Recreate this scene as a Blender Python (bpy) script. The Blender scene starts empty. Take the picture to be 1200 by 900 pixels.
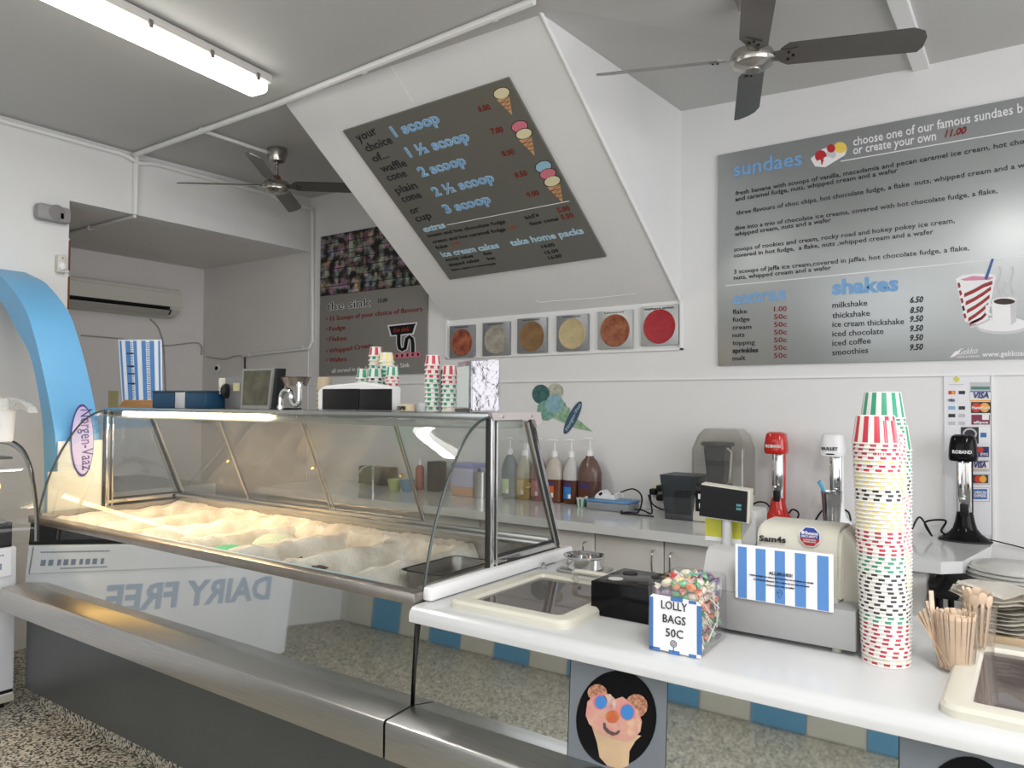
import bpy, bmesh, math, random
from mathutils import Vector, Matrix, Euler
R = math.radians
PI = math.pi
scene = bpy.context.scene
col = scene.collection
rnd = random.Random(7)

# ------------------------------------------------------------------ camera
F_PX, YAW, PITCH, ROLL, CAM_Z = 877.36, 0.61435, 0.02728, 0.00628, 1.4
fw = Vector((-math.sin(YAW)*math.cos(PITCH), math.cos(YAW)*math.cos(PITCH), math.sin(PITCH)))
r0 = Vector((math.cos(YAW), math.sin(YAW), 0)); u0 = r0.cross(fw)
cr = r0*math.cos(ROLL)+u0*math.sin(ROLL); cu = u0*math.cos(ROLL)-r0*math.sin(ROLL)
cam_d = bpy.data.cameras.new('camera'); cam = bpy.data.objects.new('camera', cam_d); col.objects.link(cam)
m = Matrix((cr, cu, -fw)).transposed().to_4x4(); m.translation = Vector((0, 0, CAM_Z)); cam.matrix_world = m
cam_d.sensor_width = 36; cam_d.lens = F_PX/1200*36; cam_d.clip_start = .05
scene.camera = cam
CO = Vector((0, 0, CAM_Z))
def at(px, py, ax, v):
    """the point where the sight line of a photo pixel meets the plane  axis = v"""
    d = fw+cr*((px-600)/F_PX)+cu*((450-py)/F_PX); i = 'xyz'.index(ax)
    return CO+d*((v-CO[i])/d[i])
def atp(px, py, P, n):
    d = fw+cr*((px-600)/F_PX)+cu*((450-py)/F_PX)
    return CO+d*((P-CO).dot(n)/d.dot(n))

# ------------------------------------------------------------------ light and exposure
scene.view_settings.view_transform = 'Standard'; scene.view_settings.look = 'None'
scene.view_settings.gamma = 1; scene.view_settings.exposure = 0.32
w = bpy.data.worlds.new('world'); scene.world = w; w.use_nodes = True
w.node_tree.nodes['Background'].inputs[0].default_value = (.93, .96, 1, 1)
w.node_tree.nodes['Background'].inputs[1].default_value = 1.1
def area(name, loc, rot, sx, sy, power, color):
    l = bpy.data.lights.new(name, 'AREA'); l.shape = 'RECTANGLE'; l.size = sx; l.size_y = sy; l.energy = power; l.color = color
    o = bpy.data.objects.new(name, l); col.objects.link(o); o.location = loc; o.rotation_euler = rot
    return o
# daylight through the wide shopfront on the right and the doorway behind the camera
area('daylight_right_window', (2.66, 1.0, 1.75), (0, R(90), 0), 1.9, 4.4, 76, (.97, .955, 1))
area('daylight_front_door', (-1.6, -1.6, 1.55), (R(90), 0, 0), 2.4, 2.1, 9, (1, .98, .95))

# ------------------------------------------------------------------ materials
MATS = {}
def mat(name, color, rough=.5, metal=0, noise=0, scale=20, bump=0, bscale=60, color2=None, emit=None, es=0, alpha=1, trans=0, ior=1.45, spec=.5, stretch=None, coat=0):
    if name in MATS: return MATS[name]
    M = bpy.data.materials.new(name); M.use_nodes = True; nt = M.node_tree; b = nt.nodes['Principled BSDF']
    b.inputs['Base Color'].default_value = (*color, 1); b.inputs['Roughness'].default_value = rough; b.inputs['Metallic'].default_value = metal
    b.inputs['Specular IOR Level'].default_value = spec; b.inputs['IOR'].default_value = ior
    b.inputs['Alpha'].default_value = alpha; b.inputs['Transmission Weight'].default_value = trans
    b.inputs['Coat Weight'].default_value = coat
    if emit: b.inputs['Emission Color'].default_value = (*emit, 1); b.inputs['Emission Strength'].default_value = es
    if noise or bump or color2:
        tc = nt.nodes.new('ShaderNodeTexCoord'); mp = nt.nodes.new('ShaderNodeMapping'); nt.links.new(tc.outputs['Object'], mp.inputs[0])
        if stretch: mp.inputs['Scale'].default_value = stretch
    if noise or color2:
        n = nt.nodes.new('ShaderNodeTexNoise'); n.inputs['Scale'].default_value = scale; n.inputs['Detail'].default_value = 4
        nt.links.new(mp.outputs[0], n.inputs['Vector'])
        rp = nt.nodes.new('ShaderNodeValToRGB'); rp.color_ramp.elements[0].position = .35; rp.color_ramp.elements[1].position = .65
        c2 = color2 or tuple(c*(1-noise) for c in color)
        rp.color_ramp.elements[0].color = (*c2, 1); rp.color_ramp.elements[1].color = (*color, 1)
        nt.links.new(n.outputs[0], rp.inputs[0]); nt.links.new(rp.outputs[0], b.inputs['Base Color'])
    if bump:
        n2 = nt.nodes.new('ShaderNodeTexNoise'); n2.inputs['Scale'].default_value = bscale; n2.inputs['Detail'].default_value = 3
        nt.links.new(mp.outputs[0], n2.inputs['Vector'])
        bp = nt.nodes.new('ShaderNodeBump'); bp.inputs['Strength'].default_value = bump; bp.inputs['Distance'].default_value = .01
        nt.links.new(n2.outputs[0], bp.inputs['Height']); nt.links.new(bp.outputs[0], b.inputs['Normal'])
    MATS[name] = M
    return M
def glass_mat(name, tint=(.93, .97, .96), refl=1.0, haze=0.0, hazecol=(.8, .8, .8)):
    if name in MATS: return MATS[name]
    M = bpy.data.materials.new(name); M.use_nodes = True; nt = M.node_tree; nt.nodes.clear()
    out = nt.nodes.new('ShaderNodeOutputMaterial'); t = nt.nodes.new('ShaderNodeBsdfTransparent'); g = nt.nodes.new('ShaderNodeBsdfGlossy')
    t.inputs[0].default_value = (*tint, 1); g.inputs['Roughness'].default_value = .01
    lw = nt.nodes.new('ShaderNodeLayerWeight'); lw.inputs['Blend'].default_value = .5
    pw = nt.nodes.new('ShaderNodeMath'); pw.operation = 'POWER'; pw.inputs[1].default_value = 4.0; nt.links.new(lw.outputs['Facing'], pw.inputs[0])
    mul = nt.nodes.new('ShaderNodeMath'); mul.operation = 'MULTIPLY_ADD'; mul.inputs[1].default_value = .85*refl; mul.inputs[2].default_value = .07*refl
    mx = nt.nodes.new('ShaderNodeMixShader'); nt.links.new(pw.outputs[0], mul.inputs[0]); nt.links.new(mul.outputs[0], mx.inputs[0])
    src = t
    if haze:
        d = nt.nodes.new('ShaderNodeBsdfDiffuse'); d.inputs[0].default_value = (*hazecol, 1)
        m2 = nt.nodes.new('ShaderNodeMixShader'); m2.inputs[0].default_value = haze
        nt.links.new(t.outputs[0], m2.inputs[1]); nt.links.new(d.outputs[0], m2.inputs[2]); src = m2
    nt.links.new(src.outputs[0], mx.inputs[1]); nt.links.new(g.outputs[0], mx.inputs[2]); nt.links.new(mx.outputs[0], out.inputs[0])
    MATS[name] = M
    return M
def terrazzo(name):
    M = bpy.data.materials.new(name); M.use_nodes = True; nt = M.node_tree; b = nt.nodes['Principled BSDF']
    tc = nt.nodes.new('ShaderNodeTexCoord'); v = nt.nodes.new('ShaderNodeTexVoronoi'); v.inputs['Scale'].default_value = 120
    n = nt.nodes.new('ShaderNodeTexNoise'); n.inputs['Scale'].default_value = 90; n.inputs['Detail'].default_value = 5
    nt.links.new(tc.outputs['Object'], v.inputs['Vector']); nt.links.new(tc.outputs['Object'], n.inputs['Vector'])
    sp = nt.nodes.new('ShaderNodeSeparateColor'); nt.links.new(v.outputs['Color'], sp.inputs[0])
    ad = nt.nodes.new('ShaderNodeMath'); ad.operation = 'ADD'; ml = nt.nodes.new('ShaderNodeMath'); ml.operation = 'MULTIPLY'; ml.inputs[1].default_value = .6
    nt.links.new(n.outputs[0], ml.inputs[0]); nt.links.new(sp.outputs[0], ad.inputs[0]); nt.links.new(ml.outputs[0], ad.inputs[1])
    rp = nt.nodes.new('ShaderNodeValToRGB'); e = rp.color_ramp.elements
    e[0].position = .42; e[0].color = (.02, .02, .018, 1); e[1].position = 1.15 if False else 1.0; e[1].color = (.62, .58, .47, 1)
    x = e.new(.6); x.color = (.16, .15, .12, 1); x = e.new(.8); x.color = (.38, .35, .28, 1)
    nt.links.new(ad.outputs[0], rp.inputs[0]); nt.links.new(rp.outputs[0], b.inputs['Base Color']); b.inputs['Roughness'].default_value = .45
    MATS[name] = M
    return M
WALL = mat('wall_paint', (.74, .74, .73), .55, noise=.03, scale=3, bump=.05, bscale=12)
CEIL = mat('ceiling_paint', (.52, .52, .505), .6, noise=.03, scale=2, bump=.05, bscale=8)
ALC = mat('alcove_paint', (.72, .70, .68), .6, noise=.03, scale=2)
SHEET = mat('splash_wall_panel', (.72, .72, .71), .3, noise=.02, scale=2)
WTRIM = mat('white_trim', (.78, .78, .77), .4)
COND = mat('conduit_white', (.74, .74, .72), .4)
COUNTER = mat('counter_white_laminate', (.62, .63, .63), .22, noise=.04, scale=4, coat=.2)
CREAM = mat('cream_plastic', (.64, .62, .53), .35)
STEEL = mat('brushed_steel', (.50, .49, .47), .28, 1, noise=.12, scale=9, stretch=(1, 30, 30))
STEELD = mat('dark_steel', (.30, .30, .295), .35, 1, noise=.2, scale=5)
GUN = mat('grey_painted_steel', (.105, .115, .115), .35, .4, noise=.12, scale=2)
CHROME = mat('chrome', (.72, .72, .72), .08, 1)
MIRROR = mat('polished_panel', (.56, .58, .57), .03, 1, noise=.06, scale=3)
BLACK = mat('black_plastic', (.008, .008, .009), .4, spec=.3)
BLACKG = mat('black_gloss', (.006, .006, .007), .12, spec=.15)
RUBBER = mat('black_rubber', (.02, .02, .02), .6)
FROST = mat('frost', (.72, .68, .60), .7, color2=(.50, .44, .36), scale=10, bump=.6, bscale=110)
WHITEP = mat('white_plastic', (.80, .80, .80), .3)
PAPER = mat('white_paper', (.82, .83, .85), .6)
GREYP = mat('grey_plastic', (.36, .36, .36), .45)
LGREYP = mat('light_grey_plastic', (.50, .50, .50), .4)
BEIGE = mat('register_beige', (.60, .58, .50), .4)
BLUE = mat('arch_blue', (.15, .42, .70), .4, noise=.05, scale=3)
RED = mat('red_gloss', (.50, .015, .01), .12, coat=.4)
TXT = mat('print_black', (.015, .015, .02), .6)
TXR = mat('print_red', (.20, .02, .015), .6)
TXO = mat('print_orange', (.35, .08, .03), .6)
TXB = mat('print_blue', (.17, .36, .62), .5)
TXLB = mat('print_pale_blue', (.42, .60, .72), .5)
TXW = mat('print_white', (.75, .75, .75), .5)
BOARD = mat('menu_board_metal', (.42, .44, .44), .34, .7, noise=.04, scale=2)
BOARDD = mat('menu_board_dark', (.20, .20, .18), .42, .5)
BOARDG = mat('menu_board_grey', (.25, .24, .22), .5, .2)
STRIPE = mat('stripe_blue', (.09, .24, .55), .5)
WOOD = mat('pale_wood', (.62, .47, .30), .5, noise=.2, scale=12, stretch=(1, 1, .1))
WOODO = mat('orange_wood', (.42, .20, .05), .4, noise=.3, scale=10, stretch=(.2, 6, 6))
GLASS = glass_mat('clear_glass', (.95, .975, .97), .9)
GLASSR = glass_mat('rear_door_glass', (.80, .82, .81), .9, .10, (.45, .42, .38))
ACRYL = glass_mat('clear_acrylic', (.93, .94, .94), .9, .03)
SMOKE = glass_mat('smoked_plastic', (.30, .33, .36), .9, .25, (.10, .11, .12))
COVERG = glass_mat('cloudy_cover_plastic', (.84, .83, .80), .9, .10, (.42, .41, .39))
LIDG = glass_mat('brown_tinted_lid', (.50, .46, .45), .8, .35, (.30, .26, .25))
TERR = terrazzo('terrazzo_floor')
TILEB = mat('blue_tile', (.15, .38, .60), .25)
TILEW = mat('cream_tile', (.66, .65, .58), .25)
NAPKIN = mat('napkin_paper', (.90, .87, .80), .8)

# ------------------------------------------------------------------ helpers
def new(): return bmesh.new()
def box(bm, c, s, bev=0, rot=None, seg=2, mi=0):
    M = Matrix.Translation(Vector(c)) @ (rot.to_matrix().to_4x4() if rot else Matrix())
    g = bmesh.ops.create_cube(bm, size=1, matrix=M @ Matrix.Diagonal((s[0], s[1], s[2], 1)))
    if mi:
        for f in {f for v in g['verts'] for f in v.link_faces}: f.material_index = mi
    if bev:
        es = list({e for v in g['verts'] for e in v.link_edges})
        bmesh.ops.bevel(bm, geom=es, offset=bev, segments=seg, affect='EDGES', profile=.5)
def box2(bm, a, b, bev=0, seg=2, mi=0):
    box(bm, [(a[i]+b[i])/2 for i in range(3)], [abs(b[i]-a[i]) for i in range(3)], bev, None, seg, mi)
def lathe(bm, prof, c=(0, 0, 0), n=24, M=None, mi=0, caps=True, sy=1):
    c = Vector(c); rings = []
    for r, z in prof:
        ring = []
        for k in range(n):
            a = 2*PI*k/n; p = Vector((r*math.cos(a), r*math.sin(a)*sy, z))
            if M: p = M @ p
            ring.append(bm.verts.new(p+c))
        rings.append(ring)
    for i in range(len(rings)-1):
        for k in range(n):
            f = bm.faces.new((rings[i][k], rings[i][(k+1) % n], rings[i+1][(k+1) % n], rings[i+1][k])); f.material_index = mi
    if caps:
        for ring, rev in ((rings[0], True), (rings[-1], False)):
            try:
                f = bm.faces.new(list(reversed(ring)) if rev else ring); f.material_index = mi
            except ValueError: pass
def cyl(bm, a, b, r, r2=None, n=16, mi=0):
    a = Vector(a); b = Vector(b); d = b-a; q = d.to_track_quat('Z', 'Y').to_matrix()
    lathe(bm, [(r, 0), (r if r2 is None else r2, d.length)], a, n, q, mi)
def tube(bm, pts, r, n=8, closed=False):
    pts = [Vector(p) for p in pts]; rings = []; N = len(pts)
    for i, p in enumerate(pts):
        if closed: t = pts[(i+1) % N]-pts[i-1]
        else: t = pts[min(i+1, N-1)]-pts[max(i-1, 0)]
        t.normalize()
        up = Vector((0, 0, 1)) if abs(t.z) < .95 else Vector((0, 1, 0))
        if i and abs(t.z) >= .9: up = Vector((0, 1, 0))
        x = t.cross(up).normalized(); y = x.cross(t)
        if i:
            # keep the frame from flipping
            px_ = lastx-t*lastx.dot(t)
            if px_.length > 1e-4: x = px_.normalized(); y = x.cross(t)
        lastx = x
        rr = r[i] if isinstance(r, (list, tuple)) else r
        rings.append([bm.verts.new(p+(x*math.cos(2*PI*k/n)+y*math.sin(2*PI*k/n))*rr) for k in range(n)])
    for i in range(N if closed else N-1):
        A, B = rings[i], rings[(i+1) % N]
        for k in range(n): bm.faces.new((A[k], A[(k+1) % n], B[(k+1) % n], B[k]))
    if not closed:
        bm.faces.new(list(reversed(rings[0]))); bm.faces.new(rings[-1])
def smooth_path(pts, n=6):
    P = [Vector(p) for p in pts]; out = []
    for i in range(len(P)-1):
        a, b, c, d = P[max(i-1, 0)], P[i], P[i+1], P[min(i+2, len(P)-1)]
        for k in range(n):
            t = k/n
            out.append(.5*((2*b)+(c-a)*t+(2*a-5*b+4*c-d)*t*t+(3*b-a-3*c+d)*t**3))
    out.append(P[-1]); return out
def prism(bm, pts, off, mi=0):
    """extrude a planar polygon by vector off"""
    off = Vector(off); A = [bm.verts.new(Vector(p)) for p in pts]; B = [bm.verts.new(Vector(p)+off) for p in pts]; n = len(pts)
    fs = [bm.faces.new(A), bm.faces.new(list(reversed(B)))]
    for i in range(n): fs.append(bm.faces.new((A[i], B[i], B[(i+1) % n], A[(i+1) % n])))
    for f in fs: f.material_index = mi
def ellipsoid(bm, c, s, rot=None, u=12, v=8, mi=0):
    M = Matrix.Translation(Vector(c)) @ (rot.to_matrix().to_4x4() if rot else Matrix()) @ Matrix.Diagonal((s[0], s[1], s[2], 1))
    g = bmesh.ops.create_uvsphere(bm, u_segments=u, v_segments=v, radius=1, matrix=M)
    if mi:
        for f in {f for vv in g['verts'] for f in vv.link_faces}: f.material_index = mi
def mesh(name, bm, mats, smooth=True, ang=35):
    bmesh.ops.recalc_face_normals(bm, faces=bm.faces[:])
    me = bpy.data.meshes.new(name); bm.to_mesh(me); bm.free()
    for mm in (mats if isinstance(mats, (list, tuple)) else [mats]): me.materials.append(mm)
    if smooth:
        me.polygons.foreach_set('use_smooth', [True]*len(me.polygons)); me.set_sharp_from_angle(angle=R(ang))
    return me
def obj(name, bm, mats, parent=None, smooth=True, world=True):
    """link one mesh; with world=True the vertices are in world space and are moved into the parent's space"""
    me = bm if isinstance(bm, bpy.types.Mesh) else mesh(name, bm, mats, smooth)
    o = bpy.data.objects.new(name, me); col.objects.link(o)
    if parent is not None:
        o.parent = parent
        if world:
            M = Matrix(); p = parent
            while p: M = p.matrix_basis @ M; p = p.parent
            me.transform(M.inverted())
    return o
def tag(o, label=None, cat=None, group=None, kind=None):
    if label: o['label'] = label
    if cat: o['category'] = cat
    if group: o['group'] = group
    if kind: o['kind'] = kind
    return o
def thing(name, label, cat, loc=(0, 0, 0), rz=0, group=None):
    o = bpy.data.objects.new(name, None); col.objects.link(o); o.empty_display_size = .05
    o.location = loc; o.rotation_euler = (0, 0, rz)
    return tag(o, label, cat, group)
def dup(root, loc=None, rz=None, label=None, group=None):
    r = root.copy(); col.objects.link(r)
    if loc is not None: r.location = loc
    if rz is not None: r.rotation_euler = (0, 0, rz)
    if label: r['label'] = label
    if group: r['group'] = group
    for ch in root.children:
        c = ch.copy(); col.objects.link(c); c.parent = r
        for g in ch.children:
            d = g.copy(); col.objects.link(d); d.parent = c
    return r
def struct(name, bm, mats, smooth=False):
    return tag(obj(name, bm, mats, None, smooth), kind='structure')
def ctext(body, bold=0, shear=0, spacing=1):
    cu_ = bpy.data.curves.new('txt', 'FONT'); cu_.body = body; cu_.size = 1; cu_.offset = bold; cu_.shear = shear; cu_.space_character = spacing
    cu_.resolution_u = 2; cu_.extrude = .004
    o = bpy.data.objects.new('txt', cu_); col.objects.link(o)
    bpy.context.view_layer.update()
    me = bpy.data.meshes.new_from_object(o.evaluated_get(bpy.context.evaluated_depsgraph_get()))
    bpy.data.objects.remove(o); bpy.data.curves.remove(cu_)
    return me
def lettering(body, A, B, n, material, parent, h=None, bold=0, shear=0, off=.0015, label=None, name='lettering', outline=None, spacing=1):
    """print `body` on a flat surface from baseline point A to baseline point B, surface normal n, letter height h (cap height, m)"""
    A = Vector(A); B = Vector(B); n = Vector(n).normalized()
    me = ctext(body, bold, shear, spacing)
    xs = [v.co.x for v in me.vertices]; x0, x1 = min(xs), max(xs)
    X = (B-A); L = X.length; X.normalize(); Y = n.cross(X).normalized()
    sx = L/(x1-x0); sy = sx if h is None else h/.70
    M = Matrix((X*sx, Y*sy, n*.25)).transposed().to_4x4(); M.translation = A+n*off-X*sx*x0
    me.transform(M); me.materials.clear(); me.materials.append(material)
    if outline:
        me2 = ctext(body, bold+.03, shear, spacing); M2 = M.copy(); M2.translation = M.translation-n*.0008
        me2.transform(M2); me2.materials.clear(); me2.materials.append(outline)
        obj('lettering_outline', me2, None, parent)
    o = obj(name, me, None, parent)
    if label: o['label'] = label
    return o
def flatpoly(bm, pts, n, t=.001, mi=0):
    prism(bm, [Vector(p) for p in pts], Vector(n)*t, mi)
def wallbox(bm, px0, px1, py0, py1, Y, depth, bev=0, mi=0):
    """box whose front face lies on plane y=Y and covers the given pixels at its middle"""
    a = at(px0, (py0+py1)/2, 'y', Y); b = at(px1, (py0+py1)/2, 'y', Y); cx = (px0+px1)/2
    z1 = at(cx, py0, 'y', Y).z; z0 = at(cx, py1, 'y', Y).z
    box2(bm, (a.x, Y, z0), (b.x, Y+depth, z1), bev, mi=mi)
    return a.x, b.x, z0, z1

# ================================================================== THE SETTING
BY, LX, AX, RX, FY, CH = 3.90, -4.722, -6.156, 2.7, -1.3, 3.0
bm = new(); box2(bm, (-6.4, -1.6, -.1), (2.9, 4.1, 0)); struct('floor', bm, TERR)
bm = new()
xs = [-6.4, -4.72, -1.6, -.42, .9, 2.9]; zf = [2.994]*6; zb = [3.0, 3.03, 3.037, 2.982, 2.974, 2.97]
for z_off in (0,):
    lo0 = [bm.verts.new((x, -1.5, z)) for x, z in zip(xs, zf)]; lo1 = [bm.verts.new((x, 2.5, z)) for x, z in zip(xs, zf)]; lo2 = [bm.verts.new((x, 4.0, z)) for x, z in zip(xs, zb)]
    for r_ in ((lo0, lo1), (lo1, lo2)):
        for i in range(5): bm.faces.new((r_[0][i], r_[0][i+1], r_[1][i+1], r_[1][i]))
        for i in range(5): bm.faces.new([bm.verts.new(v.co+Vector((0, 0, .16))) for v in (r_[0][i], r_[0][i+1], r_[1][i+1], r_[1][i])])
struct('ceiling', bm, CEIL)
# back wall (one plane, runs on into the alcove)
bm = new(); box2(bm, (-6.4, BY, 0), (2.9, BY+.15, 3.15)); struct('wall_back', bm, WALL)
# left wall with the alcove opening
bm = new(); y1 = at(81, 260, 'x', LX).y; zh = 2.60
YOP = y1; box2(bm, (LX-.14, -1.5, 0), (LX, y1, 3.1)); box2(bm, (LX-.14, y1, zh), (LX, BY, 3.1)); struct('wall_left', bm, WALL)
bm = new(); box2(bm, (AX-.1, 1.0, 0), (AX, BY, 2.8)); struct('wall_alcove', bm, ALC)
bm = new(); box2(bm, (AX, 1.0, zh), (LX-.14, BY, zh+.06)); struct('ceiling_alcove', bm, ALC)
bm = new(); box2(bm, (AX, .9, 0), (LX-.14, 1.0, 2.8)); struct('wall_alcove_side', bm, ALC)
bm = new(); box2(bm, (AX, BY-.006, 0), (LX+.004, BY+.01, zh)); o = struct('wall_alcove_back', bm, ALC)
# right wall: wide shopfront opening
bm = new(); box2(bm, (RX, -1.5, 0), (RX+.12, 4.1, .75)); box2(bm, (RX, -1.5, 2.75), (RX+.12, 4.1, 3.1)); box2(bm, (RX, 3.3, .75), (RX+.12, 4.1, 2.75)); box2(bm, (RX, -1.5, .75), (RX+.12, -1.2, 2.75))
struct('wall_right', bm, WALL)
bm = new()
for y in (-1.2, .3, 1.8, 3.3): box2(bm, (RX+.02, y-.03, .75), (RX+.09, y+.03, 2.75))
for z in (.75, 2.75): box2(bm, (RX+.02, -1.2, z-.03), (RX+.09, 3.3, z+.03))
struct('window_1', bm, WTRIM)
# wall behind the camera: doorway and the band of tiles at its foot
bm = new(); box2(bm, (-6.4, FY-.12, 0), (-2.9, FY, 3.1)); box2(bm, (-.5, FY-.12, 0), (2.9, FY, 3.1)); box2(bm, (-2.9, FY-.12, 2.7), (-.5, FY, 3.1)); box2(bm, (-2.9, FY-.12, 0), (-.5, FY, .5))
o = struct('wall_front', bm, WALL)
tb = new(); box2(tb, (-.147, 0, -.147), (.147, .012, .147), .003, 1); tbm = mesh('tile', tb, TILEB)
tw = new(); box2(tw, (-.147, 0, -.147), (.147, .012, .147), .003, 1); twm = mesh('tile', tw, TILEW)
for i in range(22):
    t = bpy.data.objects.new('tile', tbm if i % 2 else twm); col.objects.link(t); t.parent = o; t.location = (-4.5+i*.3, FY, .15)
# bulkhead under the stairs
TL, BL, BR = Vector((-3.262, 2.51, 2.996)), Vector((-3.287, BY, 1.966)), Vector((-1.617, BY, 1.98))
SN = (TL-BL).cross(BR-BL).normalized()
if SN.z > 0: SN = -SN
TR_ = atp(628, 2, TL, SN)
bm = new()
P = [bm.verts.new(v) for v in (TL, TR_, BR, BL)]; Q = [bm.verts.new(v) for v in ((-3.262, BY, 3.06), (-1.612, BY, 3.06), (TR_.x, TR_.y, 3.06), (-3.262, 2.51, 3.05))]
bm.faces.new(P); bm.faces.new((P[0], Q[3], Q[0], P[3])); bm.faces.new((P[1], P[2], Q[1], Q[2])); bm.faces.new((P[0], P[1], Q[2], Q[3])); bm.faces.new(Q)
bm.faces.new((P[3], Q[0], Q[1], P[2]))
tag(obj('bulkhead', bm, WALL, smooth=False), kind='structure')
# trims: dado strip, frame of the flavour row, bulkhead edge bead, ceiling batten
bm = new(); box2(bm, (-4.7, BY-.012, 1.54), (2.8, BY, 1.552)); struct('trim_1', bm, WTRIM)
bm = new(); box2(bm, (-3.29, BY-.016, 1.705), (-1.60, BY, 1.715)); box2(bm, (-1.615, BY-.016, 1.705), (-1.60, BY, 1.98)); box2(bm, (-3.295, BY-.016, 1.705), (-3.28, BY, 1.97)); struct('trim_2', bm, WTRIM)
bm = new(); tube(bm, [TR_+Vector((0, 0, -.002)), BR+Vector((.0, -.004, 0))], .009, 8); struct('trim_3', bm, WTRIM)
bm = new(); box2(bm, (-.47, -1.3, 2.965), (-.40, 3.9, 2.992), .004); struct('trim_4', bm, WTRIM)
# cracks in the plaster of the bulkhead
bm = new()
for pts in ([(628, 352), (634, 354.5), (645, 353), (700, 349), (745, 344)], [(455, 72), (484, 120)]):
    q = [atp(*p, TL, SN)+SN*.001 for p in pts]
    for a, b in zip(q, q[1:]): tube(bm, [a, b], .0016, 4)
struct('trim_5', bm, mat('plaster_crack', (.85, .85, .84), .6))
# coating of the lower right wall: payment sticker board sits on a raised wall sheet edge
bm = new(); box2(bm, (at(1162, 500, 'y', BY).x, BY-.008, .8), (at(1165, 500, 'y', BY).x, BY, 1.54)); struct('trim_6', bm, WTRIM)

# ================================================================== CEILING LIGHT, CONDUITS, FANS
t = thing('fluorescent_light', 'long lit fluorescent batten light on the grey ceiling, at the upper left', 'light', (-3.05, 1.55, 2.994))
a, b = Vector((-3.09, 2.25, 2.944)), Vector((-2.93, .75, 2.944)); d = (b-a).normalized(); q = Vector((0, 1, 0)).rotation_difference(d)
Mq = Matrix.Translation((a+b)/2) @ q.to_matrix().to_4x4(); L = (b-a).length
bm = new(); box(bm, (0, 0, .022), (.15, L, .045), .012); bm.transform(Mq); obj('housing', bm, mat('lamp_housing', (.60, .58, .55), .4), t)
bm = new(); box(bm, (0, 0, -.022), (.125, L-.02, .06), .028, seg=4); bm.transform(Mq); obj('diffuser', bm, mat('lamp_diffuser', (.9, .9, .88), .3, emit=(1, .985, .92), es=5.5), t)
area('fluorescent_light_glow', ((a+b)/2+Vector((0, 0, -.062))), (0, 0, 0), .1, 1.45, 13, (1, .985, .94))
for k in (-.66, -.4, -.1, .2, .5, .68):
    for s in (-1, 1):
        bm = new(); box(bm, (s*.072, k, .0), (.012, .02, .035), .003); bm.transform(Mq); obj('clip', bm, mat('steel_clip', (.35, .33, .3), .3, 1), t)

t2 = dup(t, (.45, .15, 2.994), None, 'unseen extra fluorescent batten light, added overhead behind the camera')  # unseen batten added overhead to brighten upward-facing surfaces
area('fluorescent_light_glow', (.45, .15, 2.88), (0, 0, 0), .1, 1.45, 40, (1, .985, .96))  # fill light of the added batten, aimed down at the counter tops
def conduit(label, pts, r=.012, saddles=()):
    t = thing('conduit', label, 'conduit', tuple(Vector(pts[0])))
    bm = new(); tube(bm, pts, r, 8); obj('pipe', bm, COND, t)
    for s in saddles:
        bm = new(); box(bm, s, (.03, .03, .03), .006); obj('saddle', bm, COND, t)
    return t
conduit('white conduit across the ceiling in front of the sloping bulkhead', [(-4.69, 2.47, 2.972), (-3.3, 2.47, 2.974), (-1.6, 2.40, 2.976)], .016, [(-3.95, 2.47, 2.974), (-2.6, 2.45, 2.974), (-1.8, 2.41, 2.975)])
conduit('short white conduit along the ceiling to the small far fan', [(-3.95, 2.49, 2.975), (-3.955, 2.93, 2.975)], .011)
conduit('white conduit running along the top of the left wall', [(LX+.015, -1.25, 2.962), (LX+.015, 2.40, 2.962), (LX+.02, 2.5, 2.93), (LX+.015, 2.6, 2.955), (LX+.015, 3.5, 2.965), (LX+.02, 3.60, 2.94)], .016, [(LX+.015, 3.0, 2.96), (LX+.015, 3.3, 2.965)])
conduit('white conduit dropping from ceiling to the top of the alcove opening', [(LX+.014, 2.49, 2.97), (LX+.014, 2.49, zh-.005)], .018)
conduit('conduit crossing the alcove ceiling behind the opening', [(LX+.01, 2.49, zh-.014), (-5.5, 2.49, zh-.012), (AX+.02, 2.49, zh-.012)], .011, [(-5.3, 2.49, zh-.012)])
c = [at(366, y, 'y', BY-.02) for y in (250, 400)]
conduit('white conduit dropping down the back wall left of the pricing board, then running left', [(LX+.02, 3.62, 2.93), (LX+.06, BY-.03, 2.93), (c[0].x, BY-.02, 2.92), c[0], (c[1].x, BY-.02, c[1].z), at(362, 408, 'y', BY-.02), at(285, 417, 'y', BY-.02)], .014, [at(355, 408, 'y', BY-.02), at(292, 416, 'y', BY-.02)])
def cable(label, pts, r=.004, material=None, n=6):
    bm = new(); tube(bm, smooth_path(pts, n), r, 6)
    return tag(obj('cable', bm, material or GREYP), label, 'cable')
XW = AX+.008
cable('thin grey cable across the alcove walls between the air conditioner and the conduit', [at(95, 393, 'x', XW), at(140, 397, 'x', XW), at(190, 405, 'x', XW), at(232, 402, 'x', XW), at(236, 416, 'x', XW)], .006, mat('cable_grey', (.35, .34, .32), .5))
cable('thin grey cable sagging along the back wall above the white camera', [at(242, 418, 'y', BY-.015), at(262, 421, 'y', BY-.015), at(276, 417, 'y', BY-.015), at(290, 417, 'y', BY-.015)], .005, MATS['cable_grey'])
cable('thin cable hanging from the air conditioner behind the striped sheet', [at(176, 374, 'x', XW), at(186, 385, 'x', XW), at(192, 410, 'x', XW), at(194, 460, 'x', XW)], .006, MATS['cable_grey'])
cable('dark cable dropping from the conduit to the monitor', [at(287, 416, 'y', BY-.015), at(287, 432, 'y', BY-.015)], .007, BLACK)

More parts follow.
